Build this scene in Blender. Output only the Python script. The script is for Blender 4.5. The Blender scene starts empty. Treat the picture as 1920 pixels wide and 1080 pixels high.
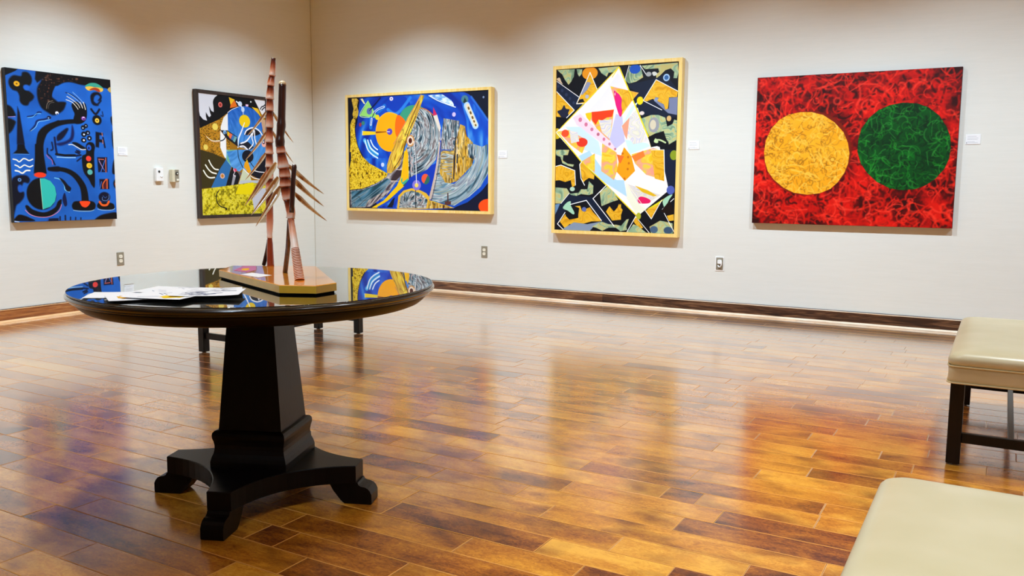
import bpy, math, random
import numpy as np
from mathutils import Matrix, Vector
S = bpy.context.scene
COL = S.collection
PI = math.pi

WALLK, DOWNK = .415, 1.75          # lamp strengths
FL = ('341004', '70320a', 'a86012', 'd48a22', 'f0b040')   # plank stain, dark to light
FROUGH, FBUMP, FGAIN = .17, .18, 2.35
# ================================================================= camera
cam = bpy.data.cameras.new('camera'); camo = bpy.data.objects.new('camera', cam); COL.objects.link(camo)
PITCH, ROLL, YAW, FPX, EYE = math.radians(6.939), math.radians(.3814), math.radians(29.882), 1604.35, 1.10
fw = Vector((-math.sin(YAW) * math.cos(PITCH), math.cos(YAW) * math.cos(PITCH), -math.sin(PITCH)))
r0 = Vector((math.cos(YAW), math.sin(YAW), 0)); u0 = r0.cross(fw)
rt = math.cos(ROLL) * r0 + math.sin(ROLL) * u0; up = -math.sin(ROLL) * r0 + math.cos(ROLL) * u0
m = Matrix((rt, up, -fw)).transposed().to_4x4(); m.translation = (0, 0, EYE)
camo.matrix_world = m
cam.sensor_width = 36; cam.lens = FPX / 1920 * 36; cam.clip_start = .05; cam.clip_end = 60
S.camera = camo
# ================================================================= light
S.view_settings.view_transform = 'Standard'; S.view_settings.look = 'None'
S.view_settings.exposure = 0.0; S.view_settings.gamma = 1; S.view_settings.use_curve_mapping = False
S.cycles.max_bounces = 10; S.cycles.diffuse_bounces = 6; S.cycles.glossy_bounces = 5; S.cycles.transmission_bounces = 8
S.cycles.sample_clamp_indirect = 6; S.cycles.caustics_refractive = False; S.cycles.use_denoising = True
world = bpy.data.worlds.new('world'); S.world = world; world.use_nodes = True
world.node_tree.nodes['Background'].inputs[0].default_value = (.9, .85, .75, 1)
world.node_tree.nodes['Background'].inputs[1].default_value = .02
YB, XL, XR, YF, ZC = 7.24, -6.72, 5.2, -6.0, 3.36       # room planes: back, left, right, front (behind the camera), ceiling
def spot(name, loc, tgt, watts, ang, blend=.6, rad=.035, col=(.84, 1.07, 1.25)):
    l = bpy.data.lights.new(name, 'SPOT'); l.energy = watts; l.spot_size = math.radians(ang); l.spot_blend = blend
    l.shadow_soft_size = rad; l.color = col
    o = bpy.data.objects.new(name, l); COL.objects.link(o); o.location = loc
    o.rotation_euler = (Vector(tgt) - Vector(loc)).to_track_quat('-Z', 'Y').to_euler()
    return o
# the gallery's track spots, aimed at the pictures from under the ceiling
for x, w, d, ang in ((-5.15, 560, 1.7, 98), (-3.3, 600, 1.95, 100), (-1.8, 500, 1.95, 100), (-.3, 500, 1.95, 100), (1.5, 420, 1.95, 100), (3.4, 330, 1.95, 100)):
    spot('track_or_fill_spot', (x, YB - d, ZC - .12), (x, YB, -.5), w * WALLK, ang, 1)
for y, w in ((4.2, 690), (6.0, 430), (2.3, 600), (.3, 430)):
    spot('track_or_fill_spot', (XL + 1.7, y, ZC - .12), (XL, y, -.3), w * WALLK, 92, 1)
# one fill spot added on the camera side to brighten the sculpture on the table
spot('track_or_fill_spot', (-.9, -.5, ZC - .12), (-2.15, 2.1, .95), 95 * DOWNK, 30, .7)
# downlights over the middle of the room
for x, y, w, ang in ((-4.8, 1.8, 90, 72), (-2.5, 4.7, 80, 80), (-2.5, 1.9, 90, 100), (.1, 1.7, 170, 80), (.3, 4.3, 140, 80), (-1.3, 3.2, 80, 70), (-.6, .2, 60, 70), (2.2, 2.2, 90, 90)):
    spot('downlight', (x, y, ZC - .05), (x, y, 0), w * DOWNK, ang, .9, .13, (.92, 1.02, 1.06))

# ================================================================= mesh helpers
class MB:
    def __init__(s): s.v = []; s.f = []; s.mi = []; s.sm = []
    def add(s, verts, faces, mi=0, smooth=False):
        b = len(s.v); s.v += [tuple(map(float, q)) for q in verts]
        for f in faces: s.f.append(tuple(b + i for i in f)); s.mi.append(mi); s.sm.append(smooth)
    def box(s, x0, x1, y0, y1, z0, z1, b=0, mi=0):
        if b <= 0:
            s.add([(x0, y0, z0), (x1, y0, z0), (x1, y1, z0), (x0, y1, z0), (x0, y0, z1), (x1, y0, z1), (x1, y1, z1), (x0, y1, z1)],
                  [(0, 3, 2, 1), (4, 5, 6, 7), (0, 1, 5, 4), (1, 2, 6, 5), (2, 3, 7, 6), (3, 0, 4, 7)], mi); return
        # box with chamfered edges
        V = []; idx = {}
        for i, x in enumerate((x0, x1)):
            for j, y in enumerate((y0, y1)):
                for k, z in enumerate((z0, z1)):
                    sx, sy, sz = (1, -1)[i], (1, -1)[j], (1, -1)[k]
                    idx[i, j, k, 0] = len(V); V.append((x, y + sy * b, z + sz * b))
                    idx[i, j, k, 1] = len(V); V.append((x + sx * b, y, z + sz * b))
                    idx[i, j, k, 2] = len(V); V.append((x + sx * b, y + sy * b, z))
        F = []
        for i in (0, 1):
            F.append([idx[i, 0, 0, 0], idx[i, 0, 1, 0], idx[i, 1, 1, 0], idx[i, 1, 0, 0]][::(1 if i == 0 else -1)])
            F.append([idx[0, i, 0, 1], idx[1, i, 0, 1], idx[1, i, 1, 1], idx[0, i, 1, 1]][::(1 if i == 0 else -1)])
            F.append([idx[0, 0, i, 2], idx[0, 1, i, 2], idx[1, 1, i, 2], idx[1, 0, i, 2]][::(1 if i == 0 else -1)])
        for i in (0, 1):
            for j in (0, 1):
                F.append([idx[i, j, 0, 0], idx[i, j, 1, 0], idx[i, j, 1, 1], idx[i, j, 0, 1]])
                F.append([idx[i, 0, j, 0], idx[i, 1, j, 0], idx[i, 1, j, 2], idx[i, 0, j, 2]])
                F.append([idx[0, i, j, 1], idx[1, i, j, 1], idx[1, i, j, 2], idx[0, i, j, 2]])
                for k in (0, 1): F.append([idx[i, j, k, 0], idx[i, j, k, 1], idx[i, j, k, 2]])
        s.add(V, F, mi)
    def loft(s, rings, mi=0, smooth=True, caps=(True, True)):
        n = len(rings[0]); V = [q for r in rings for q in r]
        F = [(a * n + i, a * n + (i + 1) % n, (a + 1) * n + (i + 1) % n, (a + 1) * n + i) for a in range(len(rings) - 1) for i in range(n)]
        s.add(V, F, mi, smooth)
        b = len(s.v) - len(V)
        if caps[0]: s.f.append(tuple(b + i for i in range(n - 1, -1, -1))); s.mi.append(mi); s.sm.append(False)
        if caps[1]: s.f.append(tuple(b + (len(rings) - 1) * n + i for i in range(n))); s.mi.append(mi); s.sm.append(False)
    def lathe(s, prof, n=64, mi=0, c=(0, 0), caps=(True, True)):
        s.loft([[(c[0] + r * math.cos(2 * PI * i / n), c[1] + r * math.sin(2 * PI * i / n), z) for i in range(n)] for r, z in prof], mi, True, caps)
    def tube(s, P, R, n=14, mi=0, ring_mi=None):
        P = [Vector(q) for q in P]; rings = []
        ref = Vector((.3, .9, .1))
        for i, q in enumerate(P):
            t = (P[min(i + 1, len(P) - 1)] - P[max(i - 1, 0)]).normalized()
            a = t.cross(ref).normalized(); b = t.cross(a)
            r = R[i] if hasattr(R, '__len__') else R
            rings.append([q + a * (r * math.cos(2 * PI * k / n)) - b * (r * math.sin(2 * PI * k / n)) for k in range(n)])
        s.loft(rings, mi)
    def prism(s, outline, z0, z1, mi=0, bev=0):
        n = len(outline)
        if bev:
            c = np.mean(outline, axis=0)
            def off(d):
                out = []
                for i in range(n):
                    a, b, e = np.array(outline[i - 1]), np.array(outline[i]), np.array(outline[(i + 1) % n])
                    t1 = (b - a) / np.linalg.norm(b - a); t2 = (e - b) / np.linalg.norm(e - b)
                    nn = np.array([-(t1 + t2)[1], (t1 + t2)[0]]); nn /= np.linalg.norm(nn); k = nn @ np.array([-t1[1], t1[0]])
                    out.append(tuple(b + nn * d / max(k, .4)))
                return out
            s.loft([[(x, y, z0) for x, y in outline], [(x, y, z1 - bev) for x, y in outline], [(x, y, z1) for x, y in off(bev)]], mi, False)
        else: s.loft([[(x, y, z) for x, y in outline] for z in (z0, z1)], mi, False)
    def build(s, name, mats, parent=None, loc=None, attr=None):
        me = bpy.data.meshes.new(name); me.from_pydata(s.v, [], s.f)
        for mt in (mats if isinstance(mats, (list, tuple)) else [mats]): me.materials.append(mt)
        me.polygons.foreach_set('material_index', s.mi); me.polygons.foreach_set('use_smooth', s.sm)
        if attr is not None:
            for k, vals in attr.items():
                a = me.attributes.new(k, 'FLOAT', 'FACE' if len(vals) == len(s.f) else 'POINT'); a.data.foreach_set('value', vals)
        me.update()
        o = bpy.data.objects.new(name, me); COL.objects.link(o)
        if parent is not None: o.parent = parent
        if loc is not None: o.location = loc
        return o
def tag(o, label=None, cat=None, group=None, kind=None):
    if label: o['label'] = label
    if cat: o['category'] = cat
    if group: o['group'] = group
    if kind: o['kind'] = kind
    return o
def empty(name, loc, rz=0, label=None, cat=None, group=None):
    o = bpy.data.objects.new(name, None); COL.objects.link(o); o.location = loc; o.rotation_euler = (0, 0, rz)
    o.empty_display_size = .1
    return tag(o, label, cat, group)
def copy_tree(o, parent=None):
    c = o.copy(); COL.objects.link(c)
    if parent is not None: c.parent = parent
    for ch in list(o.children): copy_tree(ch, c)
    return c

# ================================================================= materials
def srgb(h):
    if isinstance(h, str): h = [int(h[i:i + 2], 16) / 255 for i in (0, 2, 4)]
    return tuple((c / 12.92 if c <= .04045 else ((c + .055) / 1.055) ** 2.4) for c in h) + (1,)
class NT:
    def __init__(s, name):
        s.m = bpy.data.materials.new(name); s.m.use_nodes = True; s.t = s.m.node_tree; s.n = s.t.nodes
        s.b = s.n['Principled BSDF']
    def node(s, ty, **kw):
        q = s.n.new(ty)
        for k, v in kw.items(): setattr(q, k, v)
        return q
    def link(s, a, b): s.t.links.new(a, b)
    def noise(s, vec, scale, detail=3, rough=.5, w=None, dist=0):
        q = s.node('ShaderNodeTexNoise'); q.inputs['Scale'].default_value = scale; q.inputs['Detail'].default_value = detail
        q.inputs['Roughness'].default_value = rough; q.inputs['Distortion'].default_value = dist
        if w is not None: q.noise_dimensions = '4D'; s.link(w, q.inputs['W'])
        s.link(vec, q.inputs['Vector']); return q.outputs['Fac']
    def mapping(s, vec, sc, rot=(0, 0, 0)):
        q = s.node('ShaderNodeMapping'); q.inputs['Scale'].default_value = sc; q.inputs['Rotation'].default_value = rot
        s.link(vec, q.inputs['Vector']); return q.outputs[0]
    def ramp(s, fac, stops):
        q = s.node('ShaderNodeValToRGB'); e = q.color_ramp.elements
        while len(e) < len(stops): e.new(.5)
        for i, (p, c) in enumerate(stops): e[i].position = p; e[i].color = srgb(c)
        s.link(fac, q.inputs[0]); return q.outputs[0]
    def math(s, op, a, b=None):
        q = s.node('ShaderNodeMath', operation=op)
        for i, x in enumerate((a, b)):
            if x is None: continue
            if isinstance(x, (int, float)): q.inputs[i].default_value = x
            else: s.link(x, q.inputs[i])
        return q.outputs[0]
    def mix(s, fac, a, b, mode='MIX'):
        q = s.node('ShaderNodeMix', data_type='RGBA', blend_type=mode)
        for sock, x in ((q.inputs[0], fac), (q.inputs[6], a), (q.inputs[7], b)):
            if isinstance(x, (int, float)): sock.default_value = x
            elif isinstance(x, tuple): sock.default_value = x
            else: s.link(x, sock)
        return q.outputs[2]
    def bump(s, h, strength, dist=.002, normal=None):
        q = s.node('ShaderNodeBump'); q.inputs['Strength'].default_value = strength; q.inputs['Distance'].default_value = dist
        s.link(h, q.inputs['Height']); s.link(q.outputs[0], s.b.inputs['Normal']); return q.outputs[0]
    def setp(s, **kw):
        for k, v in kw.items():
            k = k.replace('_', ' ')
            k = {'base': 'Base Color', 'rough': 'Roughness', 'metal': 'Metallic', 'coat': 'Coat Weight', 'coatrough': 'Coat Roughness', 'ior': 'IOR', 'spec': 'Specular IOR Level', 'trans': 'Transmission Weight', 'coatior': 'Coat IOR', 'sub': 'Subsurface Weight'}.get(k, k)
            if isinstance(v, (int, float, tuple)): s.b.inputs[k].default_value = v
            else: s.link(v, s.b.inputs[k])
        return s
    def pos(s): return s.node('ShaderNodeNewGeometry').outputs['Position']
    def obj(s): return s.node('ShaderNodeTexCoord').outputs['Object']
def plain(name, col, rough=.5, var=.06, scale=30, **kw):
    t = NT(name); f = t.noise(t.obj(), scale, 3)
    c = srgb(col); a = tuple(min(1, x * (1 - var)) for x in c[:3]) + (1,); b = tuple(min(1, x * (1 + var)) for x in c[:3]) + (1,)
    t.setp(base=t.mix(f, a, b), rough=rough, **kw); return t.m

def wall_material():
    t = NT('linen_wallcovering'); P = t.pos()
    weave = t.noise(t.mapping(P, (9, 9, 260)), 1.0, 2); slub = t.noise(t.mapping(P, (3, 3, 45)), 1.0, 3)
    wr = t.noise(t.mapping(P, (240, 240, 8)), 1.0, 1)
    f = t.math('ADD', t.math('MULTIPLY', weave, .5), t.math('MULTIPLY', slub, .5))
    t.setp(base=t.ramp(f, ((.25, 'e0dfd7'), (.75, 'e6e5de'))), rough=.75, spec=.25)
    t.bump(t.math('ADD', f, t.math('MULTIPLY', wr, .4)), .14, .0012); return t.m
def oak(name, dark, mid, light, axis='X', rough=.3, coat=.4):
    t = NT(name); P = t.pos(); sc = {'X': (2.2, 30, 30), 'Y': (30, 2.2, 30), 'Z': (30, 30, 2)}[axis]
    g = t.noise(t.mapping(P, sc), 1.0, 4, .6, dist=1.2); fine = t.noise(t.mapping(P, tuple(v * 5 for v in sc)), 1.0, 2)
    w = t.math('ADD', t.math('MULTIPLY', g, .8), t.math('MULTIPLY', fine, .25))
    t.setp(base=t.ramp(w, ((.35, dark), (.52, mid), (.68, light))), rough=rough, coat=coat, coatrough=.15, spec=.18 if name == 'espresso_wood' else .3 if 'bench' in name else .5)
    t.bump(fine, .15, .001); return t.m
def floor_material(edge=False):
    t = NT('birch_edge_glint' if edge else 'birch_plank'); P = t.pos(); a = t.node('ShaderNodeAttribute', attribute_name='tone'); pv = a.outputs['Fac']
    w = t.math('MULTIPLY', pv, 37.0)
    fig = t.noise(t.mapping(P, (3.2, 9, 1)), 1.0, 3, .55, w=w, dist=1.4)
    curl = t.noise(t.mapping(P, (30, 52, 1)), 1.0, 5, .7, w=w, dist=2.6)
    grain = t.noise(t.mapping(P, (12, 190, 1)), 1.0, 2, .5, w=w)
    blot = t.noise(t.mapping(P, (4.5, 6, 1)), 1.0, 2, .5, w=w)
    v = t.math('ADD', t.math('ADD', t.math('ADD', t.math('MULTIPLY', pv, .33), .06), t.math('MULTIPLY', fig, .54)), t.math('ADD', t.math('MULTIPLY', curl, .48), t.math('MULTIPLY', grain, .12)))
    c = t.ramp(v, ((.48, FL[0]), (.60, FL[1]), (.72, FL[2]), (.85, FL[3]), (1.0, FL[4])))
    dk = t.ramp(blot, ((.32, '8a6a50'), (.5, 'ffffff')))
    base = t.mix(.75, c, dk, 'MULTIPLY')
    t.setp(base=srgb('e0a050') if edge else base, rough=.5, spec=.1)  # bevel edges get a lighter colour that paints in their highlight
    sc = t.noise(t.mapping(P, (1.6, 7, 1)), 1.0, 2, .5, w=w)
    t.bump(t.math('ADD', t.math('MULTIPLY', sc, 1.0), t.math('MULTIPLY', curl, .10)), .30, .0018)
    n2 = t.node('ShaderNodeBump'); n2.inputs['Strength'].default_value = FBUMP; n2.inputs['Distance'].default_value = .0015
    t.link(sc, n2.inputs['Height'])
    lw = t.node('ShaderNodeLayerWeight'); lw.inputs['Blend'].default_value = .5          # varnish: reflects more the flatter one looks at it
    fr = t.math('MINIMUM', t.math('ADD', t.math('MULTIPLY', t.math('POWER', lw.outputs['Facing'], 6.0), FGAIN), .015), .85)
    gl = t.node('ShaderNodeBsdfGlossy'); gl.inputs['Roughness'].default_value = FROUGH; gl.inputs['Color'].default_value = (1, 1, 1, 1); t.link(n2.outputs[0], gl.inputs['Normal'])
    mx = t.node('ShaderNodeMixShader'); t.link(fr, mx.inputs[0]); t.link(t.b.outputs[0], mx.inputs[1]); t.link(gl.outputs[0], mx.inputs[2])
    t.link(mx.outputs[0], t.n['Material Output'].inputs['Surface'])
    return t.m
M = {}
M['wall'] = wall_material()
M['ceiling'] = plain('ceiling_paint', 'e9e6dd', .9)
M['plank'] = floor_material()
M['plank_edge_glint'] = floor_material(True)
M['subfloor'] = plain('dark_joint', '2a140a', .8)
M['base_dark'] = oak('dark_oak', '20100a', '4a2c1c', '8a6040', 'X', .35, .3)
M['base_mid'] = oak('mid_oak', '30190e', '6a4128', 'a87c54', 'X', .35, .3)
M['base_left'] = oak('amber_oak', '6a3410', '9c5a24', 'c08040', 'Y', .35, .4)
M['trim_x'] = oak('lit_trim', 'd8b088', 'f0d4b4', 'fae6cc', 'X', .3, .4)  # light from above is put into the pale trim colour
M['trim_y'] = oak('lit_amber_trim', 'd89c60', 'eebc84', 'f8d0a0', 'Y', .3, .4)  # amber trim, likewise paled for the light from above
M['caulk'] = plain('corner_seam', 'b4aa94', .9)
M['espresso'] = oak('espresso_wood', '040201', '070302', '0c0504', 'Z', .36, .0)
M['espresso_gloss'] = oak('gloss_espresso', '060303', '0a0504', '100806', 'Z', .2, .8)
t = NT('table_glass'); t.setp(base=(.93, .97, .95, 1), rough=0.0, trans=1.0, ior=1.62); M['glass'] = t.m
t = NT('cream_leather'); f = t.noise(t.obj(), 160, 4, .6); g = t.noise(t.obj(), 6, 2)
t.setp(base=t.ramp(g, ((.3, 'cec5a0'), (.7, 'd8cfae'))), rough=.36, spec=.5, coat=.1, coatrough=.3); t.bump(f, .12, .0006); M['leather'] = t.m
M['piping'] = plain('cream_piping', 'e0d4a8', .4)
M['bench_wood'] = oak('bench_wood', '080403', '0e0706', '150a08', 'Z', .34, .0)
M['glide'] = plain('nylon_glide', 'b8b4ac', .5)
M['white_plastic'] = plain('white_plastic', 'f2f2f0', .35)
M['cream_plastic'] = plain('cream_plastic', 'd8d0b4', .4)
M['gray_metal'] = plain('brushed_plate', '98917f', .4, .1, 80, metal=.2)
M['dark_plastic'] = plain('dark_plastic', '3a3834', .4)
M['hole'] = plain('dark_hole', '0a0a0a', .8)
M['receptacle'] = plain('ivory_receptacle', 'f4efdc', .4)
M['card'] = plain('white_card', 'f0f0f2', .6)
M['ink'] = plain('gray_ink', 'c2c2c8', .8)
M['ink_dark'] = plain('dark_ink', '444448', .8)
M['paper'] = plain('glossy_paper', 'f6f6f8', .7, .02, spec=.1)
M['ink_yellow'] = plain('yellow_print', 'f4cc20', .7, spec=.1)
M['ink_amber'] = plain('amber_print', 'e8b030', .7, spec=.1)
M['ink_gray'] = plain('gray_print', '70789a', .7, spec=.1)
M['reflection_lilac'] = plain('lilac_reflection', 'c46a9c', .4)  # lilac colour painting in a reflection on the amber board
M['canvas_black'] = plain('canvas_edge_black', '14161c', .6)
M['canvas_red'] = plain('canvas_edge_red', '5a0804', .6)
M['canvas_back'] = plain('canvas_backing', '2a2018', .8)
M['frame_dark'] = oak('frame_walnut', '180c08', '2a1710', '3a2218', 'Z', .35, .2)
M['frame_gold'] = oak('frame_maple', 'f8ce68', 'fcd87c', 'ffe49c', 'Z', .35, .3)
t = NT('amber_board'); P = t.obj(); g = t.noise(t.mapping(P, (8, 8, 8)), 1, 4, .6, dist=2); h = t.noise(t.mapping(P, (60, 12, 1), (0, 0, .7)), 1, 2)
t.setp(base=t.ramp(t.math('ADD', t.math('MULTIPLY', g, .7), t.math('MULTIPLY', h, .3)), ((.3, 'e07c24'), (.5, 'fa9c30'), (.7, 'ffb848'))), rough=.25, coat=1.0, coatrough=.04, coatior=1.55); M['board'] = t.m
M['board_edge'] = plain('honey_edge', 'fab830', .3, .2, 30, coat=.6, coatrough=.1)
M['felt'] = plain('black_felt', '080604', .9)
def stalk_mat():
    t = NT('polished_palm'); a = t.node('ShaderNodeAttribute', attribute_name='band'); P = t.obj()
    g = t.noise(t.mapping(P, (60, 60, 6)), 1, 3); v = t.math('ADD', a.outputs['Fac'], t.math('MULTIPLY', t.math('SUBTRACT', g, .5), .35))
    t.setp(base=t.ramp(v, ((.0, '40140a'), (.25, '8c3418'), (.5, 'd07048'), (.72, 'fab898'), (1.0, 'fff0e4'))), rough=.25, coat=.8, coatrough=.1)
    return t.m
M['stalk'] = stalk_mat()
M['spike_rim'] = oak('spike_rim', 'e4bc88', 'f8dcac', 'fff0cc', 'Z', .4, .2)
M['spike_core'] = oak('spike_core', '8c4c24', 'c8803c', 'e8a858', 'Z', .4, .2)
M['pole_dark'] = oak('dark_cane', '200c08', '3c1a12', '5c2c20', 'Z', .3, .5)

# ================================================================= the room
def slab(name, x0, x1, y0, y1, z0, z1, mat):
    b = MB(); b.box(x0, x1, y0, y1, z0, z1); return tag(b.build(name, mat), kind='structure')
slab('wall_back', XL - .1, XR + .1, YB, YB + .1, -.1, ZC + .1, M['wall'])
slab('wall_left', XL - .1, XL, YF, YB, -.1, ZC + .1, M['wall'])
slab('wall_right', XR, XR + .1, YF, YB, -.1, ZC + .1, M['wall'])
slab('wall_front', XL - .1, XR + .1, YF - .1, YF, -.1, ZC + .1, M['wall'])
slab('ceiling', XL, XR, YF, YB, ZC, ZC + .1, M['ceiling'])
b = MB(); b.box(XL, XL + .0035, YB - .0035, YB, .11, ZC); tag(b.build('trim_1', M['caulk']), kind='structure')

# ---- plank floor: rows of 124.7 mm boards laid along the back wall
floor = slab('floor', XL, XR, YF, YB, -.1, -.012, M['subfloor'])
PW, Y0 = .1247, 1.6685
KN = {0: [-2.669, -1.72], 1: [-2.933, -1.99, -1.866], 3: [-.994], 4: [-1.75, -1.165, -.765], 5: [-1.766, -.976, -.58], 7: [-1.45, -.862], 8: [-1.33, -.765],
      9: [-1.0, -.87, -.473], 11: [-2.45, -1.866], 12: [-1.369, -.763], 13: [-1.975, -.594], 14: [-.997], 16: [-.888], 17: [-.688], 18: [-.601]}
TONE = {(4, -1.75): .05, (4, -1.165): .92, (4, -.765): .02, (5, -.976): .95, (5, -.58): .06, (7, -.862): .04, (8, -.765): .25, (9, -1.0): .08, (3, -.994): .12,
        (11, -2.45): .08, (13, -.594): .3, (12, -.763): .78, (9, -.87): .72, (7, -1.45): .6, (1, -1.99): .1, (0, -1.72): .1, (8, -1.33): .55}
rnd = random.Random(7)
boards = []
k = math.ceil((YF - Y0) / PW) - 1
while Y0 + k * PW < YB:
    y0, y1 = max(Y0 + k * PW, YF), min(Y0 + (k + 1) * PW, YB)
    if y1 - y0 > .01:
        kn = KN.get(k, []); xs = []
        lo = kn[0] if kn else rnd.uniform(-2, 0); hi = kn[-1] if kn else lo
        x = lo
        while x > XL + .15: xs.insert(0, x); x -= rnd.choice((.4, .4, .6, .8, .55, .95)) * rnd.uniform(.9, 1.1)
        xs = xs[:-1] + (kn or [lo]) if xs else [lo]
        x = hi + rnd.uniform(.4, 1.0)
        while x < XR - .15: xs.append(x); x += rnd.choice((.4, .4, .6, .8, .95)) * rnd.uniform(.9, 1.1)
        xs = [XL] + xs + [XR]
        for a, c in zip(xs[:-1], xs[1:]):
            tn = TONE.get((k, round(a, 3)), None)
            if tn is None: tn = min(1, max(.1, rnd.gauss(.60, .13))) if rnd.random() > .12 else rnd.uniform(.05, .35)
            boards.append((a, c, y0, y1, tn))
    k += 1
def pix(x, y, z=0):
    d = Vector((x, y, z - EYE)); w = d.dot(fw)
    return None if w < .1 else (960 + FPX * d.dot(rt) / w, 540 - FPX * d.dot(up) / w)
def seen(bd):
    a, c, y0, y1, _ = bd; n = 0
    for i in range(9):
        for j in range(3):
            q = pix(a + (c - a) * (i + .5) / 9, y0 + (y1 - y0) * (j + .5) / 3)
            if q and 0 <= q[0] < 1920 and 0 <= q[1] < 1080: n += 1
    if not n: return 0
    d = math.hypot((a + c) / 2, (y0 + y1) / 2) + .3
    return n / 27 * (c - a) * (y1 - y0) / d ** 3
def plank_geo(b, bd, o=(0, 0)):
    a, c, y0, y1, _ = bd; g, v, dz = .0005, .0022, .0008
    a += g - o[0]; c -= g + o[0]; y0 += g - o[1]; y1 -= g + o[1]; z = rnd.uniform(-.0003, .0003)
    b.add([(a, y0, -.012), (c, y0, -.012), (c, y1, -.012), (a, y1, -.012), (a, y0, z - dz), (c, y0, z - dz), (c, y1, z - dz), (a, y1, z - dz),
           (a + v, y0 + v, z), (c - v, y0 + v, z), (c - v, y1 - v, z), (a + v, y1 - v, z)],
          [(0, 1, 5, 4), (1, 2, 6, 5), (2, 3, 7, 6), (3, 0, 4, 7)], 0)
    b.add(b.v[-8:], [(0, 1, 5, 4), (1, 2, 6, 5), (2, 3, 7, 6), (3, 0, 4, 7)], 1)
    b.add(b.v[-4:], [(0, 1, 2, 3)], 0)
boards.sort(key=seen, reverse=True)
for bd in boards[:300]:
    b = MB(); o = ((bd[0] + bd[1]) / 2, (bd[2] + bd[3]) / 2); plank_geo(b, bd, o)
    b.build('plank', [M['plank'], M['plank_edge_glint']], floor, (o[0], o[1], 0), {'tone': [bd[4]] * len(b.v)})
b = MB(); tones = []
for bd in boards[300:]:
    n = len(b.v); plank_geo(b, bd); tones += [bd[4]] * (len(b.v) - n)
tag(b.build('plank_field', [M['plank'], M['plank_edge_glint']], floor, None, {'tone': tones}), kind='stuff')

# ---- baseboards: board, pale bead painting in the top edge's highlight, pale shoe moulding at the floor
def baseboard(name, axis, runs, trim):
    root = empty(name, (0, 0, 0)); root['kind'] = 'structure'
    for a, c, mat in runs:
        if axis == 'X': bx = lambda b, d0, d1, z0, z1, bv=0: b.box(a + .0006, c - .0006, YB - d1, YB - d0, z0, z1, bv)
        else: bx = lambda b, d0, d1, z0, z1, bv=0: b.box(XL + d0, XL + d1, a, c, z0, z1, bv)
        b = MB(); bx(b, .0002, .015, .0, .094, .0015); b.build('board', mat, root)
    a, c = runs[0][0], runs[-1][1]
    for nm, d1, z0, z1, mt in (('cap', .013, .0995, .105, M['base_dark']), ('highlight_bead', .018, .0935, .0995, trim), ('shoe_moulding', .030, .0, .017, trim)):
        b = MB(); d0 = .0002 if nm != 'shoe_moulding' else .0152; prof = []
        if nm == 'shoe_moulding': prof = [(d0, z0), (d1, z0), (d1, z0 + .006), (d1 - .004, z1 - .004), (d0 + .004, z1), (d0, z1)]
        elif nm == 'highlight_bead': prof = [(d0, z0), (d1 - .002, z0), (d1, z0 + .002), (d1 - .001, z1 - .001), (d1 - .005, z1), (d0, z1)]
        else: prof = [(d0, z0), (d1, z0), (d1 - .003, z1), (d0, z1)]
        if axis == 'X': b.loft([[(x, YB - d, z) for d, z in prof][::-1] for x in (a, c)], 0, False)
        else: b.loft([[(XL + d, y, z) for d, z in prof][::-1] for y in (c, a)][::-1], 0, False)
        b.build(nm, mt, root)
    return root
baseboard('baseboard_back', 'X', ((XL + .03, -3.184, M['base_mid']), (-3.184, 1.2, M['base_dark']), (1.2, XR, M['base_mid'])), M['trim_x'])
baseboard('baseboard_left', 'Y', ((YF, .2, M['base_left']), (.2, 4.32, M['base_left']), (4.32, YB, M['base_left'])), M['trim_y'])

# ================================================================= the pedestal table
T = empty('pedestal_table', (-2.2093, 2.1013, 0), .3887, 'round espresso wood pedestal table with glass top, four scrolled feet', 'table')
b = MB()
b.lathe([(.30, .688), (.520, .688), (.536, .690), (.550, .6955), (.561, .704), (.570, .7135), (.576, .7205), (.579, .7262)], 128)
b.build('tabletop', M['espresso'], T)
b = MB()
b.lathe([(.560, .7264), (.582, .7266), (.5875, .7275), (.5892, .7305), (.5868, .7332), (.5905, .7342), (.5960, .736), (.5985, .7400), (.5985, .7445), (.5960, .7480), (.5920, .7494), (.585, .7498), (.2, .7498)], 128)
b.build('rim_moulding', M['espresso_gloss'], T)
b = MB(); b.lathe([(.590, .7500), (.5932, .7506), (.5940, .7516), (.5940, .7545), (.5934, .7555), (.5920, .7559)], 160); b.build('glass_top', M['glass'], T)
def sqring(h, z): return [(-h, -h, z), (h, -h, z), (h, h, z), (-h, h, z)]
b = MB(); b.loft([sqring(h, z) for h, z in ((.112, .25), (.081, .662), (.079, .688))], 0, False); b.build('column', M['espresso'], T)
b = MB(); b.lathe([(.15, .676), (.155, .6795), (.155, .6878)], 48); b.build('mounting_plate', M['espresso'], T)
b = MB(); b.loft([sqring(h, z) for h, z in ((.134, .136), (.134, .158), (.1305, .172), (.1255, .185), (.1225, .200), (.1225, .214), (.1245, .226), (.1275, .237), (.1285, .247), (.1270, .256), (.1215, .2625), (.1135, .265))], 0, False)
b.build('plinth_block', M['espresso'], T)
b = MB(); out = []
for q in range(4):
    ca, sa = math.cos(q * PI / 2), math.sin(q * PI / 2)
    loc = [(.3452, -.040), (.3452, .040)]
    P0, P2, Cc = (.3452, .040), (.040, .3452), (.090, .090)
    loc += [tuple((1 - s) ** 2 * P0[i] + 2 * s * (1 - s) * Cc[i] + s * s * P2[i] for i in (0, 1)) for s in [j / 14 for j in range(1, 14)]]
    out += [(x * ca - y * sa, x * sa + y * ca) for x, y in loc]
b.prism(out, .0755, .1363, 0, .0025); b.build('cross_base', M['espresso'], T)
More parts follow.
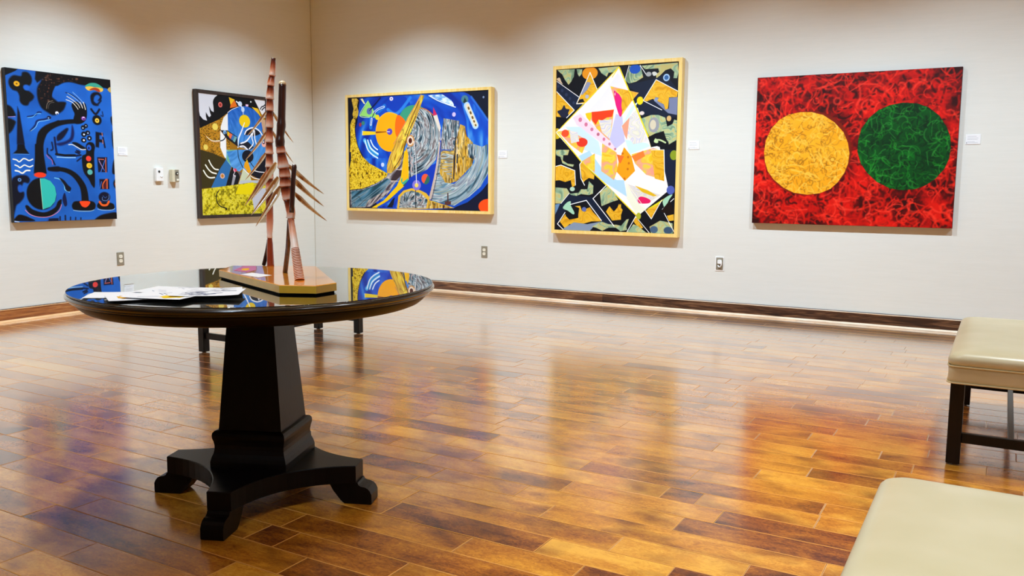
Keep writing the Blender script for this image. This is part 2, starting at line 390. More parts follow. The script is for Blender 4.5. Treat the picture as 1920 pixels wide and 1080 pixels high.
foot = [(.318, .0753), (.350, .0753), (.3535, .067), (.362, .0625), (.374, .061), (.385, .056), (.393, .047), (.3985, .035), (.3987, .004), (.396, 0), (.302, 0), (.288, .012), (.262, .045), (.246, .0753)]
FC = empty  # (feet are plain children of the table)
ref = None
for q in range(4):
    if ref is None:
        b = MB(); b.loft([[(r, y, z) for r, z in foot][::1] for y in (-.0375, .0375)], 0, False); ref = b.build('foot', M['espresso'], T)
    else:
        o = ref.copy(); COL.objects.link(o); o.rotation_euler = (0, 0, q * PI / 2)

# ================================================================= leather benches
def rrect(hx, hy, r, z, n=7):
    r = max(r, .002); out = []
    for cx, cy, a0 in ((hx - r, hy - r, 0), (-hx + r, hy - r, 90), (-hx + r, -hy + r, 180), (hx - r, -hy + r, 270)):
        for i in range(n): a = math.radians(a0 + 90 * i / (n - 1)); out.append((cx + r * math.cos(a), cy + r * math.sin(a), z))
    return out
def bench(cx, cy, label):
    R = empty('leather_bench', (cx, cy, 0), 0, label, 'bench', 'cream leather benches')
    HX, HY = .233, .568
    b = MB(); b.loft([rrect(HX - i, HY - i, .03, z) for i, z in ((.006, .334), (.001, .338), (0, .35), (.001, .372), (0, .392), (.003, .3985))]); b.build('seat_rail', M['leather'], R)
    b = MB(); b.loft([rrect(HX - i, HY - i, max(.045 - i * .1, .02), z, 9) for i, z in ((.004, .4015), (.000, .405), (-.003, .414), (-.003, .424), (.001, .435), (.009, .4445), (.022, .4515), (.045, .457), (.085, .4612), (.13, .4635), (.18, .4645))])
    b.build('seat_cushion', M['leather'], R)
    for z in (.400, .3345):
        ring = rrect(HX + .001, HY + .001, .032, z, 9); n = len(ring); b = MB(); rr = []
        for i, q in enumerate(ring):
            nx, ny = ring[(i + 1) % n][1] - ring[i - 1][1], -(ring[(i + 1) % n][0] - ring[i - 1][0]); L = math.hypot(nx, ny)
            rr.append([(q[0] + nx / L * .0035 * math.cos(a), q[1] + ny / L * .0035 * math.cos(a), z + .0035 * math.sin(a)) for a in [k * PI / 4 for k in range(8)]])
        rr.append(rr[0]); b.loft(rr, 0, True, (False, False)); b.build('piping', M['piping'], R)
    lx, ly = .195, .535
    for sx in (-1, 1):
        for sy in (-1, 1):
            b = MB(); b.box(sx * lx - .025, sx * lx + .025, sy * ly - .025, sy * ly + .025, .006, .334, .0025)
            l = b.build('leg', M['bench_wood'], R)
            b = MB(); b.lathe([(.012, 0), (.014, .002), (.014, .0065)], 14, 0, (sx * lx, sy * ly)); b.build('glide', M['glide'], l)
    for sy in (-1, 1):
        b = MB(); b.box(-lx + .025, lx - .025, sy * ly - .011, sy * ly + .011, .091, .131, .002); b.build('stretcher', M['bench_wood'], R)
    b = MB(); b.box(-.011, .011, -ly + .011, ly - .011, .095, .127, .002); b.build('stretcher', M['bench_wood'], R)
    return R
bench(.075, 4.295, 'cream leather bench at the right edge, showing its dark legs and stretchers')
bench(.027, 1.507, 'nearest cream leather bench, only its rounded seat corner in view at bottom right')
bench(-4.265, 4.285, 'bench half hidden behind the round table, only dark legs and stretcher showing')

# ================================================================= pictures
# ---------------------------------------------------------------- flat paint on the canvases
def hexc(s): return np.array([int(s[i:i+2], 16) / 255 for i in (0, 2, 4)], dtype=np.float32)
def vnoise(u, v, seed=0):
    iu = np.floor(u).astype(np.int64); iv = np.floor(v).astype(np.int64)
    fu = (u - iu); fv = (v - iv); fu = fu * fu * (3 - 2 * fu); fv = fv * fv * (3 - 2 * fv)
    def h(a, b):
        x = (a * 374761393 + b * 668265263 + seed * 974634777) & 0x7fffffff
        x = ((x ^ (x >> 13)) * 1274126177) & 0x7fffffff
        return ((x ^ (x >> 16)) & 0xffff) / 65535.0
    return (h(iu, iv) * (1 - fu) + h(iu + 1, iv) * fu) * (1 - fv) + (h(iu, iv + 1) * (1 - fu) + h(iu + 1, iv + 1) * fu) * fv
def fbm(u, v, seed=0, o=3):
    return sum(vnoise(u * 2 ** k, v * 2 ** k, seed + k) / 2 ** k for k in range(o)) / (2 - 2 ** (1 - o))
def ramp(t, *cols):
    c = np.array([hexc(x) for x in cols]); t = np.clip(t, 0, 1) * (len(cols) - 1)
    i = np.clip(t.astype(int), 0, len(cols) - 2); f = (t - i)[..., None]
    return c[i] * (1 - f) + c[i + 1] * f
def worm(u, v, s, seed, k=3.0, warp=.9):
    a = u / s + warp * (fbm(u / s, v / s, seed + 11, 2) - .5) * 2
    b = v / s + warp * (fbm(u / s, v / s, seed + 23, 2) - .5) * 2
    n = vnoise(a, b, seed)
    return 1 - np.abs(((n * k) % 1) * 2 - 1)
def stretch(t, lo=.25, hi=.75): return np.clip((t - lo) / (hi - lo), 0, 1)
def polar(u, v, cx, cy):
    return np.hypot(u - cx, v - cy), np.arctan2(v - cy, u - cx)
def squiggles(img, u, v, cols, n, ln, wd, seed, op):
    r = np.random.RandomState(seed); img = img.copy(); U, V = u[0], v[:, 0]
    for _ in range(n):
        x, y = r.uniform(U[0], U[-1]), r.uniform(V[0], V[-1]); a = r.uniform(0, 6.283); k = r.normal(0, .42); L = ln * r.uniform(.5, 1.3) / 7; P = [(x, y)]
        for i in range(7):
            if i == 3 and r.rand() < .4: k = -k
            a += k; x += L * np.cos(a); y += L * np.sin(a); P.append((x, y))
        P = np.array(P); m = wd * 1.3; lo = P.min(0) - m; hi = P.max(0) + m
        x0, x1 = np.searchsorted(U, [lo[0], hi[0]]); y0, y1 = np.searchsorted(V, [lo[1], hi[1]])
        if x1 <= x0 or y1 <= y0: continue
        uu, vv = u[y0:y1, x0:x1], v[y0:y1, x0:x1]; sd = np.full(uu.shape, 1e9); w = wd * r.uniform(.6, 1.2)
        for i in range(7):
            p0, d = P[i], P[i + 1] - P[i]
            t = np.clip(((uu - p0[0]) * d[0] + (vv - p0[1]) * d[1]) / (d @ d), 0, 1)
            sd = np.minimum(sd, np.hypot(uu - p0[0] - t * d[0], vv - p0[1] - t * d[1]))
        al = (op * np.clip(1.15 - sd / (w * .62), 0, 1) ** .8)[..., None]; c = hexc(cols[r.randint(len(cols))])
        img[y0:y1, x0:x1] = img[y0:y1, x0:x1] * (1 - al) + c * al
    return img
GRAY = ('1a2430', '46606e', '8fa0a8', 'd8dcda', '6a5a5c', 'c8c8c8', '3c5868')
GOLD = ('503010', 'c89020', 'f0c040', '8a7040', 'f8dc90', 'd8a840')
def tex(name, u, v):
    if name == 'p1blue':
        n = fbm(u / 200, v / 200, 2, 3); return ramp(stretch(n, .2, .8), '1050a8', '185ebc', '1c68cc')
    if name == 'red':
        b = fbm(u / 170, v / 170, 5, 3); c = ramp(stretch(b + fbm(u / 25, v / 25, 6, 2) * .3 - .15, .22, .72), '300202', '6c0404', 'b40a06', 'e01408')
        return squiggles(squiggles(squiggles(c, u, v, ('2c0000', '4c0202', '640404'), 360, 110, 20, 71, .8), u, v, ('dc1808', 'c81006', 'f02814'), 520, 130, 17, 72, .7), u, v, ('ff3420', 'f43020', 'ff4430'), 240, 140, 15, 73, .6)
    if name == 'yellow':
        c = ramp(fbm(u / 120, v / 120, 8), 'f49c10', 'fcaa18', 'ffba28')
        return squiggles(squiggles(c, u, v, ('b47814', '9c640c', 'c88c1c'), 330, 85, 10, 74, .65), u, v, ('fcc040', 'f8b028', 'ffcc50'), 240, 90, 12, 75, .7)
    if name == 'greenc':
        c = ramp(stretch(fbm(u / 130, v / 130, 14), .25, .8), '003810', '005014', '046a18')
        return squiggles(squiggles(c, u, v, ('013010', '01240c', '024014'), 300, 90, 14, 76, .7), u, v, ('1c8c20', '0c7018', '3ca038'), 260, 90, 10, 77, .45)
    if name == 'green':
        w = worm(u, v, 95, 61, 3, 1.4); b = fbm(u / 90, v / 90, 15)
        return ramp(.25 + .55 * stretch(w, .2, 1) + .5 * (b - .5), '4a6048', '8aa888', 'b4c89c', 'c8b870', 'a8d0b0')
    if name == 'gold4':
        w = worm(u, v, 110, 71, 3, 1.2)
        return ramp(.2 + .7 * w, 'b87810', 'e8a818', 'f4bc30', 'd89c20')
    if name == 'pinkgold':
        b = fbm(u / 80, v / 80, 81, 3); w = worm(u, v, 90, 82, 2.2, 1.2)
        return ramp(stretch(b, .25, .75) * .8 + .2 * w, 'f8b818', 'fad848', 'f8c040', 'f4a090', 'e8c860', 'f8d020')
    if name == 'pale':
        w = worm(u, v, 90, 91, 3, 1.2)
        return ramp(w, 'd8d0d8', 'e8e4c8', 'f0e4e0', 'c8c8dc')
    if name == 'hatch':
        n = vnoise(u / 9, v / 26, 5) * vnoise(u / 30 + 4, v / 6, 6)
        return ramp(stretch(n, .25, .6), '06060c', '0a080a', '3a1c14', '6a4838')
    if name == 'spikes':
        n = vnoise(u / 30, v / 400, 7)
        return ramp(stretch(n + (v - 1100) / 160, .45, .75), '1450c0', '06102e')
    if name == 'speck1':
        n = fbm(u / 9, v / 9, 3, 2)
        return ramp(stretch(n), '5c3c04', '9c6c10', 'c89420', 'b87818')
    if name == 'speck2':
        n = fbm(u / 22, v / 22, 13, 3)
        return ramp(stretch(n), '7a7008', 'b0a010', 'd4c418', 'e8dc50', 'c8b820')
    if name == 'bluebrush':
        r, a = polar(u, v, 240, 330); n = vnoise(r / 16, a * 4, 9)
        base = ramp(stretch(v / 900, 0, 1), '1858c0', '3c84d0', '68a8e0')
        return base + (n[..., None] - .5) * .14
    if name == 'spaceblue':
        r, a = polar(u, v, 830, 640); n = fbm(r / 70, a * 2.2, 19, 2)
        return ramp(stretch(n, .25, .8), '0a2a98', '0c44bc', '1458cc', '3c84dc')
    if name == 'spiral':
        n = fbm(u / 60, v / 160, 29, 2)
        return ramp(stretch(n, .3, .8), '0c44bc', '0c54c8', '2c78d8', '5098e0')
    if name == 'gold':
        n = fbm(u / 17, v / 17, 33, 2); w = worm(u, v, 38, 35, 3, 1)
        t = stretch(.5 * n + .5 * w, .15, .8); d = np.clip((430 - v) / 300, 0, 1)[..., None]
        c = ramp(t, '3a2804', 'c0940c', 'ecc41c', 'f8dc48', 'd8a818')
        return c * (1 - .3 * d) + .3 * d * hexc('b08868')
    if name == 'cloud':
        n = fbm(u / 40, v / 22, 36, 2); return ramp(stretch(n), '5c98dc', 'a8d0f4', 'e8f4ff')
    def st(p, q, s1, s2, seed, pal, dk=.35):
        s1 *= 1.5; s2 *= 1.2
        n = .6 * vnoise(p / s1, q / s2, seed) + .4 * vnoise(p / s1 * 2.3, q / s2 * 1.4, seed + 1)
        c = ramp(stretch(n, .22, .78), *pal); l = worm(p * 1.0, q * s1 / s2 * 2, s1 * 3, seed + 3, 3, .5)
        return c * (1 - dk * (stretch(l, .75, 1) ** 2)[..., None])
    if name == 'grayC': r, a = polar(u, v, 760, 390); return st(r, a * 180, 13, 60, 41, GRAY)
    if name == 'grayC2': r, a = polar(u, v, 730, 1130); return st(a * 90, r, 10, 60, 43, GRAY)
    if name == 'grayD': r, a = polar(u, v, 1120, 520); return st(r, a * 250, 15, 90, 45, ('3c5868', '6c94a8', 'a8c0c8', '8890a0', 'd0dcd8', '5c88a4', 'a0a898'), .25)
    if name == 'grayV': return st(u, v, 12, 70, 47, GRAY, .4)
    if name == 'grayL': return st(u + v * .9, v * .9 - u, 16, 130, 49, ('4a3c44', '807880', 'b0a8a8', 'd0c0b0', '50505c'), .35)
    if name == 'blugray': return st(u * .6 + v, u, 26, 140, 50, ('18303c', '2c5c70', '5484a0', '8098a4', '244858'), .3)
    if name == 'goldV': return st(u, v, 12, 80, 51, GOLD, .45)
    if name == 'goldL': return st(u * .9 + v * .45, v * .9 - u * .45, 14, 120, 52, ('a87818', 'e8c030', 'f4d850', 'e0b040', 'c89838'), .35)
    if name == 'tanH': return st(v, u, 12, 90, 53, ('6c7c88', 'c89838', 'e8c868', '8c7040', 'd8dcd8', '7c98a0', '94703c'), .35)
    raise KeyError(name)
def smooth(pts, closed):
    P = np.array(pts); n = len(P)
    if n < 3: return P
    out = []
    for i in range(n if closed else n - 1):
        g = (lambda k: P[k % n]) if closed else (lambda k: P[min(max(k, 0), n - 1)])
        a, b, c, d = g(i - 1), g(i), g(i + 1), g(i + 2)
        for t in np.arange(0, 1, .2):
            out.append(.5 * (2 * b + (c - a) * t + (2 * a - 5 * b + 4 * c - d) * t * t + (3 * b - a - 3 * c + d) * t ** 3))
    if not closed: out.append(P[-1])
    return np.array(out)
def paint(spec, px=2.0):
    W, H, src = spec
    w, h = int(W / px), int(H / px)
    img = np.zeros((h, w, 3), dtype=np.float32)
    for ln in src.strip().splitlines():
        head, body = ln.split(';'); hd = head.split(); kind, col, fe = hd[0], hd[1], max(float(hd[2]), px * 1.1)
        ws = [float(x) for x in hd[3:]]; pts = [tuple(float(c) for c in q.split(',')) for q in body.split()]
        if kind == 'E': (cx, cy), (rx, ry) = pts; lo = (cx - rx - fe, cy - ry - fe); hi = (cx + rx + fe, cy + ry + fe)
        else:
            P = smooth(pts, kind == 'B') if kind in 'BL' else np.array(pts)
            m = fe + (max(ws) if ws else 0); lo = P.min(0) - m; hi = P.max(0) + m
        x0, x1 = max(0, int(lo[0] / px)), min(w, int(hi[0] / px) + 2); y0, y1 = max(0, int(lo[1] / px)), min(h, int(hi[1] / px) + 2)
        if x1 <= x0 or y1 <= y0: continue
        v, u = np.mgrid[y0:y1, x0:x1].astype(np.float32); u = (u + .5) * px; v = (v + .5) * px
        if kind == 'E':
            q = np.hypot((u - cx) / rx, (v - cy) / ry); sd = (1 - q) * min(rx, ry)
        elif kind in 'LZ':
            sd = np.full(u.shape, -1e9, dtype=np.float32); n = len(P) - 1
            for i in range(n):
                a, b = P[i], P[i + 1]; d = b - a; L2 = max(d @ d, 1e-6)
                t = np.clip(((u - a[0]) * d[0] + (v - a[1]) * d[1]) / L2, 0, 1)
                g = np.interp((i + t) / n, np.linspace(0, 1, len(ws)), ws) if len(ws) > 1 else ws[0]
                sd = np.maximum(sd, g / 2 - np.hypot(u - a[0] - t * d[0], v - a[1] - t * d[1]))
        else:
            dist = np.full(u.shape, 1e9, dtype=np.float32); ins = np.zeros(u.shape, dtype=bool); n = len(P)
            for i in range(n):
                a, b = P[i], P[(i + 1) % n]; d = b - a; L2 = max(d @ d, 1e-6)
                t = np.clip(((u - a[0]) * d[0] + (v - a[1]) * d[1]) / L2, 0, 1)
                dist = np.minimum(dist, np.hypot(u - a[0] - t * d[0], v - a[1] - t * d[1]))
                if a[1] != b[1]: ins ^= ((a[1] > v) != (b[1] > v)) & (u < d[0] * (v - a[1]) / (b[1] - a[1]) + a[0])
            sd = np.where(ins, dist, -dist)
        al = np.clip(.5 + sd / fe, 0, 1)[..., None]
        c = hexc(col) if len(col) == 6 and all(k in '0123456789abcdef' for k in col) else tex(col, u, v)
        img[y0:y1, x0:x1] = img[y0:y1, x0:x1] * (1 - al) + c * al
    return np.clip(img, 0, 1)

ART = {
"P1": (892, 1180, """T p1blue 1;-30,-59 1072,-198 993,1275 -113,1228
P 04060a 6;-17,-5 102,-2 78,18 -4,60 -12,55
B 03050a 14;28,84 64,52 121,52 135,22 176,18 203,48 204,88 181,119 140,123 144,151 184,164 215,195 204,224 179,244 160,271 125,271 101,245 100,205 85,173 46,160 23,123
E 1a5fc8 12;160,135 25,22
E e8a818 5;84,113 24,21
E 6a4a10 5;84,113 7,6
B 05080f 14;-4,281 32,295 57,338 56,361 -13,371 -12,310
B 05080f 14;-11,388 56,400 45,440 20,481 -12,494
L b890d8 4 5;-4,372 56,365
P 060c22 10;79,286 93,330 118,572 57,575
P 04070e 10;61,575 115,572 121,606 148,646 23,650 54,620
L 7ab0e0 3 3;26,652 151,652
B 04060c 16;254,-3 432,-23 426,77 393,103 369,152 363,187 416,235 412,306 367,333 319,313 272,282 246,221 245,135 285,68 325,18
P 04060c 12;242,-1 376,-22 432,-17 428,41 311,42 248,89 232,62
B 04060c 12;413,5 656,-4 894,-6 898,105 861,78 794,48 646,69 536,56 453,70 408,93
B 04060c 12;412,11 894,-6 890,69 639,63 504,53 408,93
B 04060c 14;393,234 475,221 473,251 452,288 413,314 389,304
T hatch 5;257,134 285,68 325,18 425,-11 426,83 393,103 369,152 363,187 336,236 298,263 263,231
T hatch 5;412,22 642,15 640,45 504,50 408,81
L 8a7a68 4 5;312,285 320,249 336,230 368,219
L 6a6258 4 4;327,283 331,260 348,238 379,230
E e8e8f8 4;398,313 15,13
E 05060c 3;400,320 6,5
B 38a088 4;655,74 700,46 754,41 800,59 823,81 792,81 739,71 685,77
B e8b848 4;658,82 698,72 739,74 793,75 820,82 812,104 777,111 737,99 696,109 670,102
B a83818 5;693,105 718,86 752,79 782,88 791,110 764,108 737,99
B c0a050 5;861,84 890,59 891,106
B 050818 12;700,154 729,121 777,116 803,145 794,176 766,184 788,152 762,136 734,157 731,200 771,221 743,229 710,213
L 071028 10 14;725,200 758,216 794,182
L 06081a 8 17;701,260 739,297 776,257
L 0a1a40 8 8;802,274 807,310 787,305
E 04060c 10;749,346 42,41
E f0c040 4;750,350 20,20
E 3a2a10 4;750,350 6,6
B 050810 12;879,317 912,303 907,391 884,367
B 050810 10;883,442 911,440 904,579 884,555
B 04060c 8;529,234 572,207 610,228 644,213 661,260 658,321 642,358 601,385 549,388 538,353 550,310 536,276
B 04060c 12;390,386 447,371 537,359 555,382 523,390 446,395 388,410
L 0a2048 4 7;483,144 536,157 593,193 629,238
L f0e8d8 4 6;483,200 533,216 564,244 583,269
L e8dcc8 4 6;491,173 540,198 584,230 599,256
L 9ab8d8 4 5;499,148 548,173 598,211 623,257
L 8ab0d8 4 5;544,135 587,170 631,214 649,267
L f0e0d0 4 6;605,210 616,233 625,257
L f0e0d0 4 6;634,208 642,237 649,267
E 9a50c0 9;627,341 20,16
E e8c0e8 3;627,334 11,7
E 200830 3;630,344 8,6
E 04060c 8;619,417 19,19
E 04060c 8;645,401 17,17
E 04060c 8;622,471 23,22
E 04060c 8;658,457 21,18
E 04060c 8;618,520 23,19
E 04060c 8;671,501 21,20
E b8d0f0 3;617,420 7,6
E b8d0f0 3;645,400 6,5
E d8e0f8 3;624,472 9,8
E a8c0f0 3;660,459 7,7
E f0f0ff 3;620,520 9,8
E c8d0f0 3;671,502 7,7
P 050818 10;731,444 799,453 798,471 764,470 762,504 796,509 794,533 760,529 754,575 724,570
L 081030 7 14;797,490 810,570
Z e08878 5 6;789,450 791,475
Z e08878 5 6;792,509 794,540
B 070d28 12;443,448 476,428 488,440 452,495 419,526 387,534 390,492
B 0a1850 14;522,402 538,461 521,521 474,553 410,574 379,558 456,536 503,498
B 04060c 8;513,546 553,541 604,566 648,595 608,596 564,577
L f4ece0 4 7;484,562 519,561 563,583 595,597 638,594
L 0a1c50 8 9;154,359 215,344 240,319 267,317
L 80c8f0 3 4;154,366 196,358 227,332 263,328
L 0a1c50 8 12;171,467 210,424 230,386 291,370 341,352
L 9ad8f8 3 4;172,470 215,436 241,394 290,382 334,370
E 0a1030 5;329,354 16,13
E a0c0e8 3;325,358 6,5
L 04060c 10 36 20;407,389 349,422 285,478 245,526 231,567
L 04060c 9 28 41 67 51;544,368 475,379 393,400 311,440 263,492 238,580 227,691
P 04060c 8;201,569 267,566 268,653 283,799 177,798 193,685
E ff3a1a 4;228,811 50,21
L 06102e 8 12;341,550 347,600 330,613
L 07113a 9 16;366,511 371,587 378,637
Z 04060c 6 17;371,643 445,650 534,647
L a8d0e8 3 7;377,665 458,667 537,665
L 060a20 7 10;301,600 299,641 328,669 356,727
L d85888 5 5;289,650 309,675 333,692 336,725
B 0a1440 9;548,617 569,604 581,621 560,631
L 061030 7 13;541,620 573,631
L 061030 7 13;543,651 586,643
L 061030 7 11;550,693 585,667
L 061030 7 10;549,605 581,619
B 04060c 8;637,562 665,534 705,541 717,577 706,639 699,893 672,893 647,844 604,783 593,698 599,649 633,629
E 1c5ac8 6;663,579 21,25
E 081848 5;661,583 8,10
E f04030 4;654,670 24,23
E f0c028 4;657,728 26,23
E 58b0a8 4;660,782 24,23
E d8a818 3;659,728 11,10
B 061030 10;297,770 323,749 392,741 390,780 327,781
L 04060c 8 27 38 54 65;305,762 384,761 465,777 531,819 583,890 600,955 603,1027
B 03050a 9;483,1057 505,1027 564,1023 664,1026 696,1055 680,1095 626,1103 520,1097 491,1087
L a8c8d8 3 5;494,1097 546,1106 639,1108 680,1098
B ff4818 4;557,1024 642,1026 639,1053 607,1076 574,1068 559,1046
B 03050a 9;710,1061 739,1036 850,1045 873,1077 854,1099 749,1096 719,1083
L a8c8e8 3 5;715,1092 762,1103 847,1103 876,1090
E 060c28 10;782,993 54,44
L f06020 4 19;735,1033 758,1059 800,1059 822,1031
L 6a90c8 3 5;762,993 764,1018 802,1022 824,1000 825,975
L 3a70c0 3 4;769,980 789,999 804,987
P 060a28 9;733,657 826,654 822,779 736,781
Z 3a68c0 3 8;748,688 795,767
L 3a68c0 3 8;760,780 804,680
Z e06848 4 7;745,672 793,674
Z e06848 4 8;812,661 808,780
Z c08090 3 5;748,678 782,749
P 060a28 9;743,840 833,839 832,924 745,924
L e06030 4 11;773,918 775,880 805,842
L e06030 4 12;815,842 811,918
L 701810 4 11;790,918 796,874
L 3a68c0 3 7;745,918 762,861
B 050816 9;874,867 896,842 899,918 879,905
B e06030 4;886,880 899,861 898,912
B 050816 9;880,697 903,665 898,785 868,785
E 04060c 10;231,961 121,126
P 30bdb0 4;226,838 262,838 310,858 345,905 354,965 338,1024 298,1065 235,1085 230,976
L b8e8c0 2 4;226,841 230,964 235,1082
B 05060c 8;93,1061 111,1050 156,1086 246,1109 335,1072 363,1025 395,1007 386,1055 345,1108 281,1142 195,1143 125,1114
L f088a0 3 5;91,1087 125,1120 183,1142 256,1147 319,1131 371,1097 393,1049
B 050a1e 14;-5,871 26,826 73,814 120,819 142,847 128,876 93,871 74,900 49,917 53,945 88,946 86,986 54,1026 24,1048 10,1088 -11,1145 -30,1087
E 1a58c0 12;61,917 20,29
E 6090d0 5;60,851 15,14
E 0a1020 4;60,851 6,5
L f8f0e0 4 10;20,692 46,697 68,711 99,687 122,689 145,700 175,688
L f8f0e0 4 10;32,737 54,745 71,756 104,736 130,744 148,749 172,738
L f8f0e0 4 12;32,780 58,785 86,799 116,779 146,777
B 080408 10;-1,1157 36,1123 83,1131 123,1149 163,1174 62,1173 -1,1168
B 080408 12;682,1185 732,1149 803,1132 888,1128 885,1186 757,1191
T spikes 8;267,1160 362,1157 360,1187 266,1183
L 081028 8 11;375,1148 373,1181
L 081028 8 12;420,1140 419,1183
L 081028 8 9;465,1154 463,1181
L 081028 8 9;510,1158 508,1183
L 081028 8 9;556,1163 554,1184
L 0a1c50 10 8;-21,-21 -21,-21
B 0a1440 6;403,1005 427,954 442,1044 420,1063
L 80d0f0 3 7;347,833 393,846 424,890 431,929 468,948
B 05081a 7;387,833 426,852 458,890 484,916 469,942 442,935 424,890
L c8d8f0 2 6;-0,1171 36,1178"""),
"P2": (840, 1173, """P 9c6c10 2;9,-6 945,-27 900,1200 -14,1174
T speck1 3;-6,317 355,153 368,632 303,595 156,587 7,541
P 3a3010 8;7,541 156,571 302,621 368,632 357,894 6,913
P 3a3010 4;7,541 156,571 302,621 143,881 6,913
P 05070e 3;1,-6 430,-20 725,-8 793,93 372,152 236,239 9,335 -1,143
P dfe2ec 4;5,0 263,1 204,45 177,104 182,173 151,162 125,120 134,176 156,229 116,219 86,180 85,217 98,260 52,251 14,216 4,167
E 05070e 2;276,83 102,84
P 05070e 2;185,66 235,-5 369,-5 378,80 354,163 185,242 115,259 92,261 180,170
E e07068 3;262,93 26,26
E a02820 3;262,93 13,14
P e8e8ee 3;693,-3 868,-9 865,183 808,174
L 10121c 2 11;776,96 794,72 830,56 867,14
L 10121c 2 11;797,104 820,83 847,68 870,46
E 2b62c4 2;572,268 228,185
P 1c5ac0 2;350,169 388,135 487,96 596,88 689,106 781,183 770,255 801,344 810,356 838,545 471,494 346,343
T bluebrush 2;350,169 388,135 487,96 596,88 689,106 781,183 770,255 801,344 810,356 838,545 471,494 346,343
P f2f2f2 3;350,169 347,337 259,342 256,311 296,216
L f4f4f4 2 6;350,163 404,128 487,96
P f2f2f2 2;251,343 319,413 320,581 280,583 244,510
P f2f2f2 2;256,532 322,529 315,614 294,608
P f0c020 2;370,10 445,28 390,86
P e87018 2;441,32 475,94 380,117 388,86
P f0c020 2;660,83 741,92 786,176 756,152
P c8a080 3;772,183 859,210 858,354 810,343
E d0e0f8 3;509,65 27,26
L e8eef8 2 15 6;465,45 513,76 544,117 546,167
E c0d8f8 3;544,117 22,27
P f0c8e8 2;582,62 618,62 615,83 581,84
E d8e0e8 2;651,32 10,9
E f2cc08 2;563,233 71,64
L eef4ff 2 9 17 12;560,249 519,334 478,412 466,501
P 0c1420 2;255,341 343,339 458,394 467,494 327,419
P e8b818 2;337,344 368,361 352,399 335,381
P e87050 2;368,361 402,375 375,423 352,399
P 3a70b0 2;402,375 430,389 403,434 379,423
P 70a8a8 2;430,389 458,400 427,452 403,437
E 88b8e8 2;307,359 21,20
L 101828 2 10;238,448 287,433 312,401 310,358
P 101828 2;471,488 497,449 599,438 673,492 621,520
B 0c1020 2;559,369 586,330 664,303 724,316 766,346 678,376 602,367
L f4f4fa 2 14;559,363 586,323 656,294 724,303 767,333 800,376
L f4f4fa 2 15;505,458 565,439 608,405 653,352
L f4f4fa 2 13;681,312 652,390 666,454 613,508
L f4f4fa 2 13;689,324 690,401 709,459
L f4f4fa 2 15;492,490 538,485 579,509 620,540 680,550 714,569
L c8c8d0 2 5;504,499 562,510 611,559
E f0b0a0 3;810,451 30,33
E 301830 3;807,435 18,18
E f0f0f8 2;805,432 10,10
P 78b8d0 2;318,530 458,524 462,629 519,714 466,748 366,691 310,627
P 70b088 3;339,529 424,526 383,684 318,633
T bluebrush 2;322,549 467,524 519,714 466,748 374,691
P 2a6aa8 2;310,627 374,694 289,907 117,904 231,719
P 9aa0b8 3;117,906 290,894 261,995 204,978
E d8b0a0 2;259,789 29,27
E c07820 2;259,789 16,16
P 0e1018 2;383,697 415,723 465,761 481,801 443,881 299,891
P 9a9aa2 2;396,769 430,782 382,914 347,947
E d04060 2;419,729 23,18
L f0e8f0 2 6;399,716 414,749 396,776 421,792
P 6a5a60 2;449,735 509,754 481,794
P 4a88c8 2;467,524 832,510 830,811 711,806 614,759 520,708 471,623
T bluebrush 2;467,524 832,510 834,715 614,759 520,708 471,623
L 0c1420 2 8;462,524 472,609 520,701
E 0c1020 2;590,586 75,63
L 0c1420 2 8;619,645 670,698 732,737
P f0c010 2;580,616 588,639 548,654
P e8a010 2;548,647 592,639 628,739 597,760 533,694
P c8d0b0 2;524,711 605,766 637,853 452,881 499,774
P 0c1020 2;698,670 830,579 830,818 720,812 623,773
L f4f4f8 2 9;528,714 596,766 666,806 802,825
L f4f4f8 2 9;678,731 732,741 809,746
P b8c0c8 3;480,834 830,825 827,894 460,894
P 8a8010 3;5,920 207,907 602,854 828,866 824,977 3,970
T speck2 3;5,920 602,854 828,866 816,1187 1,1180
P e8d400 2;460,881 651,850 673,962 615,975 414,970
P c0c4d0 2;725,914 827,908 822,1018 653,1132 631,1016
L 14120c 2 9 12;210,933 179,972 180,1043 223,1089 273,1103 293,1117
E 14120c 2;295,1117 11,11
L f4f4e8 2 14;101,639 127,683 166,721 210,728
L f4f4e8 2 14;59,685 93,728 132,756 184,767
L f4f4e8 2 14;33,739 67,786 106,808 162,805
E f0d860 3;190,311 34,34
E e8d060 3;69,514 27,27
L c89060 2 5 15;70,398 122,441 168,457 238,451
L f0e8c8 2 7 10;85,413 130,441 176,450 239,443"""),
